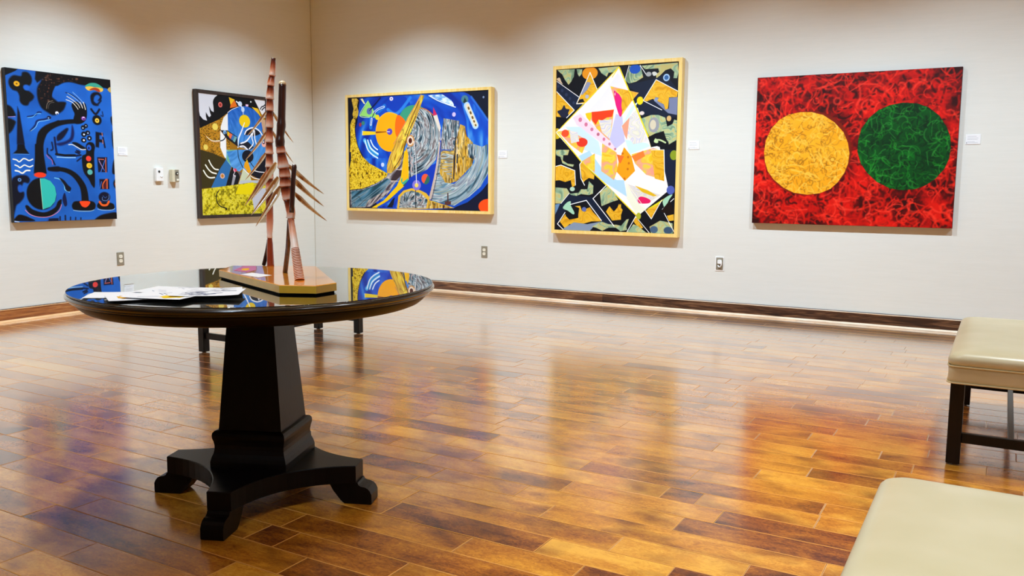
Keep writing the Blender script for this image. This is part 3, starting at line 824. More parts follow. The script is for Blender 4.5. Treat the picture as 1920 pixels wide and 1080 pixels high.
"P3": (1762, 1170, """P 0b1230 2;-38,-103 1762,-16 1766,1162 -11,1200
B 0c40b8 6;143,2 533,-8 1121,-34 1486,9 1671,158 1778,352 1780,851 1596,1035 1359,1144 428,1163 256,715 133,517 90,348 103,153
T spaceblue 4;125,-12 1121,-34 1486,9 1671,158 1763,351 1765,851 1359,1131 428,1163 256,715 133,517 90,348 103,153
T spiral 3;1439,84 1595,129 1687,285 1763,415 1764,671 1673,800 1533,539 1502,280
P 081028 4;1503,-1 1748,-7 1749,286 1689,202 1604,93
L 2a70d8 12 19;1561,55 1632,141 1703,226 1749,286
P 081028 4;1341,1163 1518,1080 1634,999 1762,890 1763,1160 1341,1166
L 0a4ac0 6 40;1341,1132 1445,1106 1576,1036 1670,957 1762,854
P 0a1230 4;1341,1166 1371,1138 1518,1086 1663,987 1762,908 1763,1160
E ff5010 3;1763,1124 117,75
P 07091c 2;-25,-1 161,3 123,262 96,326 103,424 150,574 -20,572
T gold 4;52,8 119,8 144,32 122,88 142,147 137,185 98,236 87,339 94,410 122,508 155,574 14,572 25,455 25,285 47,234 73,209 57,176 75,119 51,34
T gold 3;32,544 130,545 183,618 282,696 447,768 528,806 503,838 362,910 177,963 6,978 2,760 30,642
T grayL 3;14,985 177,970 362,916 511,832 642,692 755,554 722,705 696,832 508,1025 283,1152 173,1164 11,1164
P 2a6070 6;31,998 177,983 362,936 511,858 551,883 393,1013 217,1088 37,1117
T blugray 3;23,991 177,977 362,923 511,851 575,870 460,993 259,1087 216,1153 28,1163
P 3a2a30 3;633,774 721,762 696,825 616,883 559,877
L f0d8c0 2 5;633,759 713,765
L f0d8c0 2 5;559,877 664,881
P f8c80c 2;743,573 786,555 796,743 795,882 671,985 458,1129 375,1163 300,1165 467,1084 639,934 696,832 722,680
E 40b090 3;744,876 49,43
P 30504a 3;719,927 793,869 791,907 735,933
L 0c48c8 3 21;391,1160 524,1096 671,991 791,907
P 0e1428 3;506,1158 589,1063 614,1049 588,1156
L 0c48c8 3 36;612,1155 630,1062 671,997
P 0c38b8 2;746,922 850,799 1150,693 1049,1056 882,976 693,1019 605,1159 579,1146
E 3a9a78 3;863,247 185,140
B 0c3cb4 6;550,20 739,15 822,98 754,123 651,213 513,168
L 2a80e0 8 34;531,141 651,186 823,32
E ffab08 2;556,373 188,202
B ff6a10 2;668,200 750,257 752,324 683,431 640,416 624,348 633,253
L ffb840 2 9;373,383 407,246 495,181 569,174 651,197
P f4d020 2;197,353 367,364 366,394 192,398
P 8a4810 2;371,362 517,366 517,372 370,381
L fff4e0 2 6;193,354 190,396
E 5a48b8 2;554,368 35,33
L f0e8ff 2 7;517,367 554,370
P 98dc70 2;273,37 358,161 406,226 153,192
L d8f8b0 2 6;273,40 156,191 340,214
E 5a6ab0 3;288,149 35,35
L 0a1a60 3 17;309,127 375,73 433,18
L 08103a 3 7;288,146 359,85 441,19
P f8f0b0 2;169,17 199,13 235,70 218,73
E f0d020 2;394,216 28,27
L 1a70d0 6 43;407,156 489,103
L f4f8ff 2 22;349,167 407,131 481,112
L 0850c8 2 10;349,167 407,131 479,112
L 10204a 2 10;328,211 358,161
L 1a70d0 6 44;307,229 305,319
L f4f8ff 2 22;319,230 306,290
L 1a60c8 2 9;319,230 306,288
E 3a8070 6;202,271 23,22
E a03048 6;163,286 18,21
E f0e0f0 3;580,33 24,20
E 7080c0 3;580,33 10,8
L 50b8f0 10 44;220,452 269,511 318,563 383,602
L e8f6ff 1 14;225,456 259,547 321,604 392,639
L e8f6ff 1 14;261,450 295,527 348,569 398,598
L e8f6ff 1 14;300,451 331,507 363,535 391,552
L 0a4898 1 6;243,452 277,536 334,587 394,618
L 0a4898 1 6;280,450 313,516 357,553 394,574
E d0d8f8 3;457,710 21,22
T grayC 2;889,181 939,136 1022,153 1103,215 1168,283 1192,402 1183,534 1133,666 1034,759 934,799 798,840 791,663 776,527 837,367
L c87030 2 9;939,140 1021,159 1111,222 1176,296
P e8dccc 2;1106,225 1155,214 1200,349 1184,388
P d02860 2;1107,136 1155,214 1106,225
T grayV 2;1233,252 1423,284 1415,446 1352,569 1207,561 1200,455
T goldV 2;1431,316 1486,337 1510,435 1580,501 1603,618 1572,721 1486,799 1391,879 1263,912 1182,799 1191,587 1352,576
T grayD 2;1207,561 1190,719 1182,799 1246,892 1359,905 1502,799 1596,696 1595,514 1688,542 1749,517 1757,800 1673,929 1533,1035 1359,1124 1098,1082 1049,1042 1183,613
T tanH 2;1212,574 1360,573 1344,694 1327,852 1190,746
T grayV 2;1517,513 1595,514 1611,670 1533,643
T goldV 2;1392,459 1517,448 1510,617 1533,669 1407,852 1359,799
L 282830 1 13;1373,445 1372,563 1363,668 1353,852
L d8c8c0 1 7;1395,459 1391,615 1379,786
L 3a3a38 1 17;1399,616 1395,694
L d0b8a8 2 19 27;1183,494 1150,719 1099,934 1062,1055
L 605058 1 9;1207,481 1174,719 1115,960 1082,1069
L f0e0d0 2 9;1187,375 1191,468
P 5a3430 2;1244,1084 1319,1077 1319,1114 1244,1121
L 50302c 2 14;1282,1003 1282,1084
P f8c828 2;1032,1069 1098,1082 1359,1144 1015,1162
T goldV 2;1015,1070 1098,1089 1359,1147 1015,1162
P e8b838 2;640,1169 659,1033 728,977 831,952 932,969 1016,1002 1057,1042 1031,1162
T grayC2 2;666,1161 684,1047 745,998 831,977 949,1003 1032,1069 1015,1154
T goldL 2;957,11 998,20 888,261 750,527 680,717 566,799 513,799 514,716 551,620 648,444 787,231
L d08858 2 9;957,11 787,244 604,497
L 40281c 1 8;888,221 785,406 715,608 610,744
L 7a4820 1 9;931,76 838,246 751,419
P f8b80c 2;767,527 792,609 781,854 712,895 713,786
T grayV 2;801,528 860,529 863,786 849,826 807,847
L d8a8a0 1 6;835,582 817,623 851,650 817,691 850,718 824,758 846,786
E d09050 2;822,467 51,59
E f0d8c0 2;819,467 37,46
E 501808 2;819,467 22,28
L f0e8e8 1 9;861,475 885,610 893,908
L 3a4048 1 6;879,489 904,799
L 2a2a30 1 9;882,962 880,1154
E 8878d8 3;894,921 54,52
E f8d860 2;894,921 24,23
L f0f0f0 1 8;887,718 893,908
E f05838 2;1007,856 50,51
P 2a6a60 2;1037,815 1063,853 1050,893 1016,914 986,907
B e8f4ff 3;1063,19 1185,24 1233,50 1281,78 1337,93 1345,139 1185,74
T cloud 3;1063,19 1217,16 1329,80 1337,132 1185,74
L f4faff 2 9;1055,22 1185,84 1376,149
L 1a4a98 1 6;1063,40 1185,97 1360,156
E d0c0f0 3;1357,219 22,22
E 4a8090 6;1485,76 42,39
P 203830 4;1464,105 1485,58 1511,101 1496,118
L b8d8f8 6 70;1510,138 1610,334
L f0dcb8 3 39;1517,139 1556,217 1610,328
L 6a5020 2 20;1528,160 1533,170
L 6a5020 2 20;1551,204 1556,215
L 6a5020 2 20;1573,251 1578,262
L 6a5020 2 17;1592,290 1596,298
L 6a5020 2 17;1610,329 1613,334
E 8898b8 4;1701,65 11,11"""),
"P4": (1169, 1457, """P 080a14 2;-23,-3 1174,-8 1179,1470 -21,1469
P 141f38 2;-6,98 223,249 206,308 304,304 171,378 -4,195
P 121c34 2;1055,736 1164,738 1163,1104 1110,1074 1067,1005
P 101c34 2;148,1131 383,1152 599,1405 521,1408 312,1186 167,1212 4,1406 -7,1332 48,1214
P 101a30 2;673,172 937,133 1049,94 1164,234 1163,466 847,456 760,307 800,240
T green 3;2,-1 183,5 175,68 149,114 122,141 85,95 57,46 20,16
T green 3;201,6 259,10 255,49 229,75 211,46
T green 3;417,11 618,4 568,55 517,56 501,90 448,56
E f09818 3;335,50 77,56
T gold4 2;336,42 467,314 211,312
P 9098b8 4;310,123 349,133 311,194 259,239 249,222
P 0c1020 3;215,308 233,277 268,271 286,299
E b8b8c8 4;310,253 19,17
Z ffffff 1 7;336,42 206,313 467,314 336,42
Z ffffff 1 6;-6,98 228,253
T gold4 2;-9,190 185,367 109,432 -6,421
B 1c2038 3;12,373 53,358 80,319 99,352 135,361 122,393 127,425 63,431 35,406
Z ffffff 1 7;-9,186 185,369 107,434
E 283452 4;58,188 15,16
E 283452 4;101,228 15,16
E 283452 4;138,264 13,14
E 283452 4;177,303 13,14
E 283452 4;18,148 13,14
B d8c0a0 3;-1,83 30,72 49,109 63,134 22,108
E d8b818 3;6,575 51,49
T green 3;-6,721 141,723 124,772 78,771 74,820 125,849 189,858 180,878 134,870 70,845 50,787 4,771
P fdf6f2 1;616,11 930,679 1015,712 1109,1083 827,1312 702,1208 262,832 -5,562 51,522 334,277
P f0ecf6 2;605,66 667,133 742,373 680,658 557,672 300,406 459,250
P f8d8e4 4;171,434 245,404 611,705 595,754 210,501
P d0e8f4 4;98,515 247,519 432,654 470,785 260,717
P b8dcf0 2;233,782 343,734 491,916 618,997 688,997 718,1143 493,1014 271,832
P c8c4ee 4;596,416 657,434 689,659 603,722 539,640
P d0ecec 3;688,642 904,678 930,703 735,772
P d8f0ee 3;742,357 810,313 660,546 651,529
E d87898 3;246,456 18,20
E d87898 3;305,500 16,18
E d87898 3;364,545 15,16
E c06880 3;427,590 14,15
E d87898 3;485,635 13,15
E c87890 3;540,678 12,13
E c87890 3;596,723 11,11
T pinkgold 1;537,173 808,242 758,295 640,449 612,384
B e81870 2;573,215 609,249 637,321 657,402 636,441 603,368 584,303
E f8a0c0 1;588,243 12,13
E f8a0c0 1;619,308 12,13
E f8a0c0 1;635,385 10,13
T pinkgold 1;309,398 577,375 562,511 539,648 411,539
P f04018 2;358,391 577,380 561,439 508,445 464,468 428,459 402,506 365,465
P f8cc18 2;296,402 358,395 347,480 310,439
T pale 1;428,467 561,463 542,636 466,573
T pinkgold 1;14,554 136,545 323,643 270,758 157,682
E f05028 2;95,574 38,33
E e83820 2;268,659 55,40
T pale 1;136,549 220,567 240,650 157,665
T pinkgold 1;262,832 398,759 401,932
T pale 1;651,529 802,367 904,663 768,684
P f0a080 2;656,522 727,452 706,643 679,594
T pinkgold 1;468,671 612,754 624,900 591,997 464,916
P f8a010 2;681,707 753,788 791,916 697,1005 616,924 632,835
E d07010 1;669,763 11,11
E d07010 1;722,795 10,11
E d07010 1;730,849 10,11
E d07010 1;721,900 10,11
E d07010 1;691,984 11,11
P f07028 2;613,770 683,787 650,851 632,835
T pinkgold 1;752,772 956,719 1049,744 1065,996 895,949 789,852
P f88030 3;753,788 863,741 882,789 789,836
P f0a088 3;927,893 977,877 996,933 1056,988 946,949
P fbfaee 1;706,1013 809,949 895,957 1056,996 1109,1083 1035,1131 898,1077
T pale 1;715,1029 1035,1123 935,1188 833,1206
P e8b818 2;794,1045 915,1084 1002,1131 968,1137 865,1101
B e81860 2;823,1166 848,1141 900,1149 943,1172 927,1197 841,1198
P f4f4dc 1;706,1021 833,1206 903,1253 818,1304 719,1159
Z fff8e0 1 5;706,1013 903,1253
Z f8dc10 2 8;51,522 616,11 939,695
Z f8dc10 2 10;14,562 262,832 493,1022 818,1312
Z f8dc10 2 7;616,11 553,95
T gold4 2;902,1263 1048,1167 954,1332
P e8dc20 3;902,1255 1072,1151 1032,1198 951,1239
Z ffffff 1 6;894,1259 955,1334 1048,1167
T gold4 2;965,138 1165,245 1158,294 1087,294 1081,388 1057,395 1040,349 975,331 941,299 885,320 856,311
P 7880a0 3;950,315 965,285 998,294 974,316 1040,349 1057,395 1089,388 1087,298 1166,294 1163,444 1082,426
Z ffffff 1 6;1165,245 965,138 851,311 1025,397
E 8898b8 3;970,308 16,17
T gold4 2;589,199 682,211 796,243 756,299 661,396 637,426 654,264
P e8147a 2;589,222 624,247 650,287 647,349 657,396 637,426 610,363 591,316
Z f8e020 2 7;623,16 756,299 909,619 936,712
T green 3;719,7 819,13 846,113 781,147 715,159 680,134
E 1850b8 3;768,38 52,40
Z ffffff 1 6;711,6 676,126
Z ffffff 1 6;815,9 874,92
T green 3;827,13 1157,7 1167,86 1153,137 1122,135 1128,83 1095,52 1048,64 1001,106 969,127 960,96 992,76 983,45 861,45
E a8a8a8 4;896,89 26,20
B d8d8d0 3;927,79 951,70 976,90 944,107
E a8c8e8 3;1059,126 30,31
E 30609a 3;1059,126 19,19
E f0d810 3;822,310 30,35
E e8d8d0 3;842,418 23,17
E 08101c 3;872,449 41,15
T green 3;839,463 929,436 994,438 1059,463 1078,539 1125,518 1140,481 1164,489 1165,655 1098,691 1073,660 1047,576 999,606 917,619 874,541
E 9a9aa0 4;956,521 49,65
E d8ccb0 4;948,520 28,42
E d8b070 3;1092,471 21,24
P 06080f 3;905,626 966,597 1047,576 1073,645 1098,684 936,712
L c8dca0 3 14;976,651 1016,652 1066,675
B c8dca0 2;960,666 975,636 1001,667 985,678
T gold4 2;937,735 1055,736 1067,1005 977,982
Z ffffff 1 7;1055,736 1069,1005 1115,1093
Z ffffff 1 5;937,735 1055,736
E 8a9a20 3;1145,783 34,42
E 5060b0 3;1125,1081 36,38
T gold4 2;-9,877 56,863 197,910 203,1049 174,1065 159,1000 100,1016 44,1000 -7,1005
Z ffffff 1 7;-9,875 56,861 199,912 208,1044
E b8d8c0 2;176,1080 26,20
T green 3;-1,1066 119,1074 147,1114 102,1164 57,1214 -4,1215
T green 3;148,1123 238,1113 265,1081 328,1080 344,1007 389,1047 386,1120 347,1133 266,1125 221,1142 166,1135
Z ffffff 1 6;147,1118 61,1214
T gold4 2;247,858 269,838 397,955 393,991 344,979 308,999 282,1024
Z ffffff 1 8;265,834 247,858 263,983 300,1044
P 6a90b8 4;-8,1224 52,1214 30,1264 -2,1323
T gold4 2;50,1380 105,1312 206,1343 242,1309 250,1252 204,1236 259,1231 277,1276 358,1242 394,1290 476,1361 458,1369 378,1371 280,1398 152,1402 107,1445
P 06080f 3;104,1296 150,1287 213,1244 241,1260 242,1342 151,1361 114,1329
E 6070b0 3;300,1263 23,21
P 8898b0 4;88,1445 198,1384 334,1397 476,1369 397,1420 362,1457 107,1461
B a8d8b8 2;81,1255 121,1205 162,1192 163,1229 201,1294 187,1311 132,1279
T green 3;476,1369 546,1391 634,1396 668,1403 669,1451 617,1421 547,1423 486,1453 424,1427 379,1420
Z ffffff 1 8;158,1221 321,1181 476,1361
Z ffffff 1 8;104,1296 27,1404 102,1466
T green 3;453,1103 522,1055 592,1102 637,1173 577,1190 473,1232
T gold4 2;518,1279 552,1230 596,1277 664,1204 667,1348 581,1358
Z ffffff 1 8;513,1047 387,1164 599,1405
T green 3;616,1393 668,1403 718,1346 744,1338 720,1410 729,1438 661,1452 617,1413
T gold4 2;613,1277 646,1205 660,1236 682,1260 658,1332 615,1349
T gold4 2;807,1316 881,1413 848,1430 787,1360
T green 3;730,1457 787,1384 830,1399 907,1452 932,1455
Z ffffff 1 7;807,1316 721,1466
Z ffffff 1 6;807,1316 941,1458
E b8b830 4;835,1312 22,30
T green 3;939,1403 1037,1346 1151,1366 1158,1459 957,1466
E 4a6480 5;981,1426 37,31
E 3a5470 5;1113,1429 41,30
B a8d8b8 2;1056,1174 1096,1135 1144,1119 1113,1166 1090,1228 1095,1267 1070,1228
Z ffffff 1 6;1157,1154 1054,1248 1166,1439
T gold4 2;1097,1302 1161,1288 1163,1342 1118,1348
P 1a0c08 2;1039,1267 1120,1170 1164,1264 1124,1297"""),
"P5": (1488, 1179, """T red 1;-98,-161 1664,-46 1747,1242 -40,1309
E 7a1a04 14;416,612 338,333
T yellow 3;738,616 732,692 707,768 662,841 609,893 530,929 432,941 328,927 242,886 161,820 112,754 85,674 75,595 86,503 124,412 186,342 261,301 350,286 438,289 526,314 614,374 685,451 722,534
T greenc 4;1445,577 1439,660 1411,738 1356,811 1292,860 1227,888 1137,899 1044,886 949,837 874,768 823,692 795,604 796,516 815,429 864,350 931,291 1010,257 1100,242 1201,252 1280,285 1355,348 1409,433 1437,505"""),
}

def canvas_material(key, name):
    a = paint(ART[key], 2.0); h, w = a.shape[:2]
    im = bpy.data.images.new(name, w, h); px = np.ones((h, w, 4), dtype=np.float32); px[..., :3] = a[::-1]
    im.pixels.foreach_set(px.ravel()); im.update(); im.pack()
    t = NT(name); n = t.node('ShaderNodeTexImage'); n.image = im; n.extension = 'EXTEND'
    br = t.noise(t.obj(), 90, 3, .6); t.setp(base=n.outputs['Color'], rough=.5, spec=.22); t.bump(br, .15, .001); return t.m
def picture(name, wall, c, z, w, h, depth, key, label, cat, frame=None, lip=.028, edge='canvas_black', inset=.010):
    """flat print/paint on a stretched canvas, hung on a wall; local x runs to the right, local -y faces the room"""
    loc, rz = ((c, YB, z), 0) if wall == 'back' else ((XL, c, z), PI / 2)
    R = empty(name, loc, rz, label, cat); hw, hh = w / 2, h / 2
    m = canvas_material(key, key_name[key])
    cw, ch = (hw - lip, hh - lip) if frame else (hw, hh); d = depth - (inset if frame else 0)
    b = MB(); b.box(-cw, cw, -d, -.004, -ch, ch, 0 if frame else .0015); cv = b.build('canvas', M[edge], R)
    me = bpy.data.meshes.new('painted_face'); q = cw - .0015, ch - .0015
    me.from_pydata([(-q[0], -d - .0004, -q[1]), (q[0], -d - .0004, -q[1]), (q[0], -d - .0004, q[1]), (-q[0], -d - .0004, q[1])], [], [(0, 1, 2, 3)])
    uv = me.uv_layers.new(name='UVMap'); uv.data.foreach_set('uv', [0, 0, 1, 0, 1, 1, 0, 1]); me.materials.append(m)
    o = bpy.data.objects.new('painted_face', me); COL.objects.link(o); o.parent = R
    if frame:
        for nm, pts in (('frame_rail', ((-hw, hh), (hw, hh), (hw - lip, hh - lip), (-hw + lip, hh - lip))), ('frame_rail', ((hw, -hh), (-hw, -hh), (-hw + lip, -hh + lip), (hw - lip, -hh + lip))),
                        ('frame_stile', ((-hw, -hh), (-hw, hh), (-hw + lip, hh - lip), (-hw + lip, -hh + lip))), ('frame_stile', ((hw, hh), (hw, -hh), (hw - lip, -hh + lip), (hw - lip, hh - lip)))):
            b = MB(); e = .0015
            P = [Vector(p) for p in pts]; cc = sum(P, Vector((0, 0))) / 4
            Q = [p + (cc - p).normalized() * e for p in P]
            b.loft([[(p[0], -.001, p[1]) for p in P], [(p[0], -depth + e, p[1]) for p in P], [(p[0], -depth, p[1]) for p in Q]], 0, False)
            b.build(nm, M[frame], R)
    return R
key_name = {'P1': 'painted_blue_canvas', 'P2': 'painted_bird_canvas', 'P3': 'painted_circles_canvas', 'P4': 'painted_shards_canvas', 'P5': 'painted_red_canvas'}
picture('canvas_painting', 'left', (3.846 + 4.738) / 2, (.776 + 1.956) / 2, .892, 1.18, .045, 'P1', 'unframed blue canvas with black curling shapes and small symbols', 'painting')
picture('framed_painting', 'left', (5.626 + 6.535) / 2, (.749 + 1.968) / 2, .909, 1.219, .045, 'P2', 'dark-framed painting with blue disc and yellow bottom, behind the sculpture', 'painting', 'frame_dark', .030)
picture('framed_painting', 'back', (-6.186 - 4.368) / 2, (.803 + 2.026) / 2, 1.818, 1.223, .070, 'P3', 'wide gold-framed painting with orange disc on deep blue', 'painting', 'frame_gold', .028)
picture('framed_painting', 'back', (-3.698 - 2.466) / 2, (.645 + 2.176) / 2, 1.232, 1.531, .070, 'P4', 'tall gold-framed painting of white and yellow shards on black', 'painting', 'frame_gold', .031)
picture('canvas_painting', 'back', (-1.832 - .342) / 2, (.790 + 1.974) / 2, 1.490, 1.184, .045, 'P5', 'unframed red canvas with one yellow and one green circle', 'painting', None, .028, 'canvas_red')

# ================================================================= wall labels, outlets, wall boxes
def on_wall(name, wall, c, z, label, cat, group=None):
    loc, rz = ((c, YB, z), 0) if wall == 'back' else ((XL, c, z), PI / 2)
    return empty(name, loc, rz, label, cat, group)
def wall_label(wall, c, z, label, w=.098, h=.072):
    R = on_wall('wall_label', wall, c, z, label, 'label', 'white picture labels')
    b = MB(); b.box(-w / 2, w / 2, -.004, -.0005, -h / 2, h / 2, .0006); cd = b.build('card', M['card'], R)
    b = MB()
    for i, (x1, zz) in enumerate(((.022, .022), (.034, .010), (.030, .000), (.012, -.016), (.032, -.024))):
        b.box(-w / 2 + .012, x1, -.0044, -.004, zz - .0012, zz + .0012)
    b.build('printed_lines', M['ink'], cd)
    b = MB(); b.prism([(-w / 2 + .005, -h / 2 + .008), (-w / 2 + .0105, -h / 2 + .008), (-w / 2 + .008, -h / 2 + .019)], .004, .0045)
    b.v = [(x, -z, y) for x, y, z in b.v]; b.build('printed_mark', M['ink_dark'], cd)
wall_label('left', 4.852, 1.359, 'white label right of the unframed blue canvas')
wall_label('back', -4.272, 1.383, 'white label right of the wide gold-framed painting')
wall_label('back', -2.365, 1.440, 'white label right of the tall gold-framed painting')
wall_label('back', -.246, 1.448, 'white label right of the unframed red canvas')
def rr2(hx, hz, r, y0, y1, cx=0, cz=0):
    b = MB(); b.loft([[(cx + x, y, cz + z) for x, z, _ in rrect(hx, hz, r, 0, 5)][::-1] for y in (y0, y1)][::-1], 0, False); return b
def outlet(wall, c, z, label):
    R = on_wall('wall_outlet', wall, c, z, label, 'outlet', 'duplex wall outlets')
    b = MB(); b.loft([[(x, y, zz) for x, zz, _ in rrect(h, v, .004, 0, 4)][::-1] for h, v, y in ((.035, .0572, -.0005), (.035, .0572, -.003), (.0325, .0547, -.0055))], 0, False); b.build('cover_plate', M['gray_metal'], R)
    for s in (-1, 1):
        r = rr2(.0165, .0145, .010, -.0045, -.0085, 0, s * .0195).build('receptacle', M['receptacle'], R)
        b = MB()
        for x in (-.006, .006): b.box(x - .001, x + .001, -.0089, -.0085, s * .0195 - .002, s * .0195 + .006)
        b.build('slot', M['hole'], r)
    b = MB(); b.lathe([(.0028, -.0068), (.0028, -.005)], 10); b.v = [(x, z, y) for x, y, z in b.v]; b.build('screw', M['gray_metal'], R)
outlet('left', 4.782, .425, 'gray duplex outlet low on the left wall')
outlet('back', -4.480, .426, 'gray duplex outlet below the wide gold-framed painting')
R = on_wall('wall_outlet', 'back', -2.103, .431, 'white-rimmed outlet with a white plug, right of the tall gold-framed painting', 'outlet')
rr2(.040, .062, .005, -.0005, -.004).build('cover_plate', M['white_plastic'], R)
rr2(.030, .052, .004, -.004, -.0065).build('insert', M['gray_metal'], R)
b = rr2(.017, .017, .008, -.0065, -.022, .002, .018); b.build('plug', M['white_plastic'], R)
b = MB(); b.tube([(.012, -.018, .030), (.020, -.020, .012), (.018, -.020, -.012), (.008, -.018, -.028), (-.006, -.014, -.026), (-.011, -.010, -.014)], .0055, 8); b.build('cord', M['white_plastic'], R)
# the two small control boxes left of the dark-framed painting
R = on_wall('sensor_box', 'left', 5.205, 1.162, 'white wall box with black lens, left of the dark-framed painting', 'sensor')
b = MB(); b.box(-.039, .039, -.030, -.0005, -.060, .060, .003); b.build('housing', M['white_plastic'], R)
b = MB(); b.lathe([(.011, -.0315), (.011, -.029)], 18, 0, (-.008, -.027)); b.v = [(x, z, -y) for x, y, z in b.v]; b.build('lens', M['hole'], R)
b = MB(); b.tube([(.002, -.031, -.012), (.014, -.034, -.022), (.028, -.031, -.012)], .004, 8); b.build('latch', M['white_plastic'], R)
R = on_wall('thermostat', 'left', 5.366, 1.153, 'beige thermostat box with gray faceplate, beside the white wall box', 'thermostat')
b = MB(); b.box(-.040, .034, -.045, -.0005, -.058, .058, .003); b.build('housing', M['cream_plastic'], R)
b = MB(); b.box(-.012, .033, -.0475, -.0452, -.052, .056, .001); fp = b.build('faceplate', M['gray_metal'], R)
b = MB(); b.lathe([(.015, -.054), (.015, -.0475)], 18, 0, (.008, -.022)); b.v = [(x, z, -y) for x, y, z in b.v]; b.build('dial', M['dark_plastic'], fp)
b = MB(); b.lathe([(.006, -.0565), (.007, -.054)], 14, 0, (.010, -.020)); b.v = [(x, z, -y) for x, y, z in b.v]; b.build('dial_cap', M['receptacle'], fp)
b = MB(); b.box(.004, .028, -.050, -.0475, -.044, -.028, .001); b.build('button', M['receptacle'], fp)

# ================================================================= sculpture on the table
SX, SY, SZ = -2.18, 2.16, .7562
SC = empty('wooden_sculpture', (SX, SY, SZ), 0, 'tall sculpture of reddish jointed stalks with pale spikes on an amber board', 'sculpture')
def L3(P): return [(x - SX, y - SY, z - SZ) for x, y, z in P]
bo = [(-2.439, 2.129), (-1.919, 1.905), (-1.815, 1.955), (-1.815, 2.048), (-2.243, 2.418), (-2.515, 2.26)]
bo = [(x - SX, y - SY) for x, y in bo]
b = MB(); b.prism(bo, .006, .0308, 0, .002)
for i, f in enumerate(b.f):
    if len(f) == 4 and abs(b.v[f[0]][2] - b.v[f[2]][2]) > .004: b.mi[i] = 1
b.build('base_board', [M['board'], M['board_edge']], SC)
b = MB(); b.prism([(x * .965, y * .965) for x, y in bo], 0, .006); b.build('felt_pad', M['felt'], SC)
def stalk(name, P, R, nodes, parent, n=18, bands=True, mat='stalk'):
    """jointed stalk: P centre line, R radii; nodes = heights where one sheath ends and the next begins"""
    P = [Vector(q) for q in L3(P)]; zs = [q.z for q in P]
    lo, hi = zs[0], zs[-1]; N = max(12, int(abs(hi - lo) / .006)); pts = []; rad = []; band = []
    nd = sorted([lo] + [q - SZ for q in nodes] + [hi])
    for i in range(N + 1):
        z = lo + (hi - lo) * i / N
        for j in range(len(zs) - 1):
            if zs[j] <= z <= zs[j + 1] or j == len(zs) - 2: break
        t = min(1, max(0, (z - zs[j]) / (zs[j + 1] - zs[j]))); q = P[j].lerp(P[j + 1], t); r = R[j] + (R[j + 1] - R[j]) * t
        s = 0
        for a, c in zip(nd[:-1], nd[1:]):
            if a <= z <= c: s = (z - a) / max(c - a, 1e-4); break
        pts.append(q); rad.append(r * (1.10 - .16 * s + (.10 if s < .06 else 0)) if bands else r); band.append((.95 - 1.0 * s) if bands else .25)
    b = MB(); b.tube(pts, rad, n); return b.build(name, M[mat], parent, None, {'band': [band[i // n] for i in range(len(b.v))]})
A_ = [(-2.382, 2.323, .893), (-2.381, 2.325, .955), (-2.381, 2.325, 1.023), (-2.378, 2.328, 1.158), (-2.377, 2.329, 1.246), (-2.373, 2.332, 1.359), (-2.373, 2.333, 1.399), (-2.369, 2.337, 1.463), (-2.365, 2.341, 1.49), (-2.360, 2.345, 1.551)]
st = stalk('stalk', A_, [.0085, .0125, .0135, .0135, .0130, .0130, .0135, .0125, .0105, .0085], [1.07, 1.115, 1.158, 1.205, 1.246, 1.299, 1.359, 1.405, 1.45, 1.49], SC)
stalk('leg', [(-2.383, 2.324, .787), (-2.383, 2.324, .83), (-2.382, 2.323, .870), (-2.382, 2.323, .898)], [.0135, .0125, .0110, .0085], [], SC, bands=False)
stalk('leg', [(-2.451, 2.356, .787), (-2.415, 2.340, .84), (-2.390, 2.328, .885)], [.0075, .0080, .0085], [], SC, bands=False, mat='pole_dark')
B_ = [(-2.053, 2.097, .981), (-2.052, 2.099, .998), (-2.055, 2.095, 1.033), (-2.059, 2.092, 1.058), (-2.062, 2.088, 1.086), (-2.064, 2.087, 1.128), (-2.067, 2.084, 1.159), (-2.069, 2.081, 1.181), (-2.073, 2.078, 1.223)]
stalk('stalk', B_, [.0125, .0135, .0165, .0180, .0185, .0180, .0165, .0155, .0140], [1.045, 1.085, 1.115, 1.150, 1.195], SC)
stalk('cane', [(-2.073, 2.078, 1.215), (-2.073, 2.078, 1.235), (-2.072, 2.079, 1.250), (-2.069, 2.082, 1.285), (-2.068, 2.083, 1.305), (-2.064, 2.087, 1.416)], [.0140, .0160, .0125, .0150, .0125, .0120], [], SC, bands=False, mat='pole_dark')
b = MB(); b.lathe([(.0118, 0), (.0112, .006), (.008, .010), (.003, .012)], 16); o = b.build('cap', M['spike_rim'], SC, (-2.064 - SX, 2.087 - SY, 1.4155 - SZ))
# ridged front leg
P0, P1 = Vector((-1.965, 2.041, .787)), Vector((-2.053, 2.097, .990)); pts = []; rad = []; bd = []
for i in range(301):
    t = i / 300; pts.append(P0.lerp(P1, t)); r = .0155 + (.0098 - .0155) * t; ph = math.sin(2 * PI * 19 * t / .48)
    rib = ph * .0011 if t < .48 else (math.sin(2 * PI * 45 * t) * .0009 if t > .9 else 0)
    rad.append(r + rib); bd.append(.60 + .42 * ph if t < .48 else .92 - .55 * max(0, (t - .6) / .4))
b = MB(); b.tube(L3(pts), rad, 18); b.build('ridged_leg', M['stalk'], SC, None, {'band': [bd[i // 18] for i in range(len(b.v))]})
stalk('leg', [(-2.171, 2.185, .787), (-2.11, 2.140, .88), (-2.062, 2.102, .975)], [.0085, .0080, .0080], [], SC, bands=False, mat='pole_dark')
b = MB(); b.tube(L3([(-2.021, 2.069, 1.002), (-2.019, 2.071, 1.03), (-2.015, 2.075, 1.11), (-2.012, 2.078, 1.150), (-2.0118, 2.0782, 1.158)]), [.0078, .0082, .0078, .0082, .0060], 14); b.build('peg', M['pole_dark'], SC)
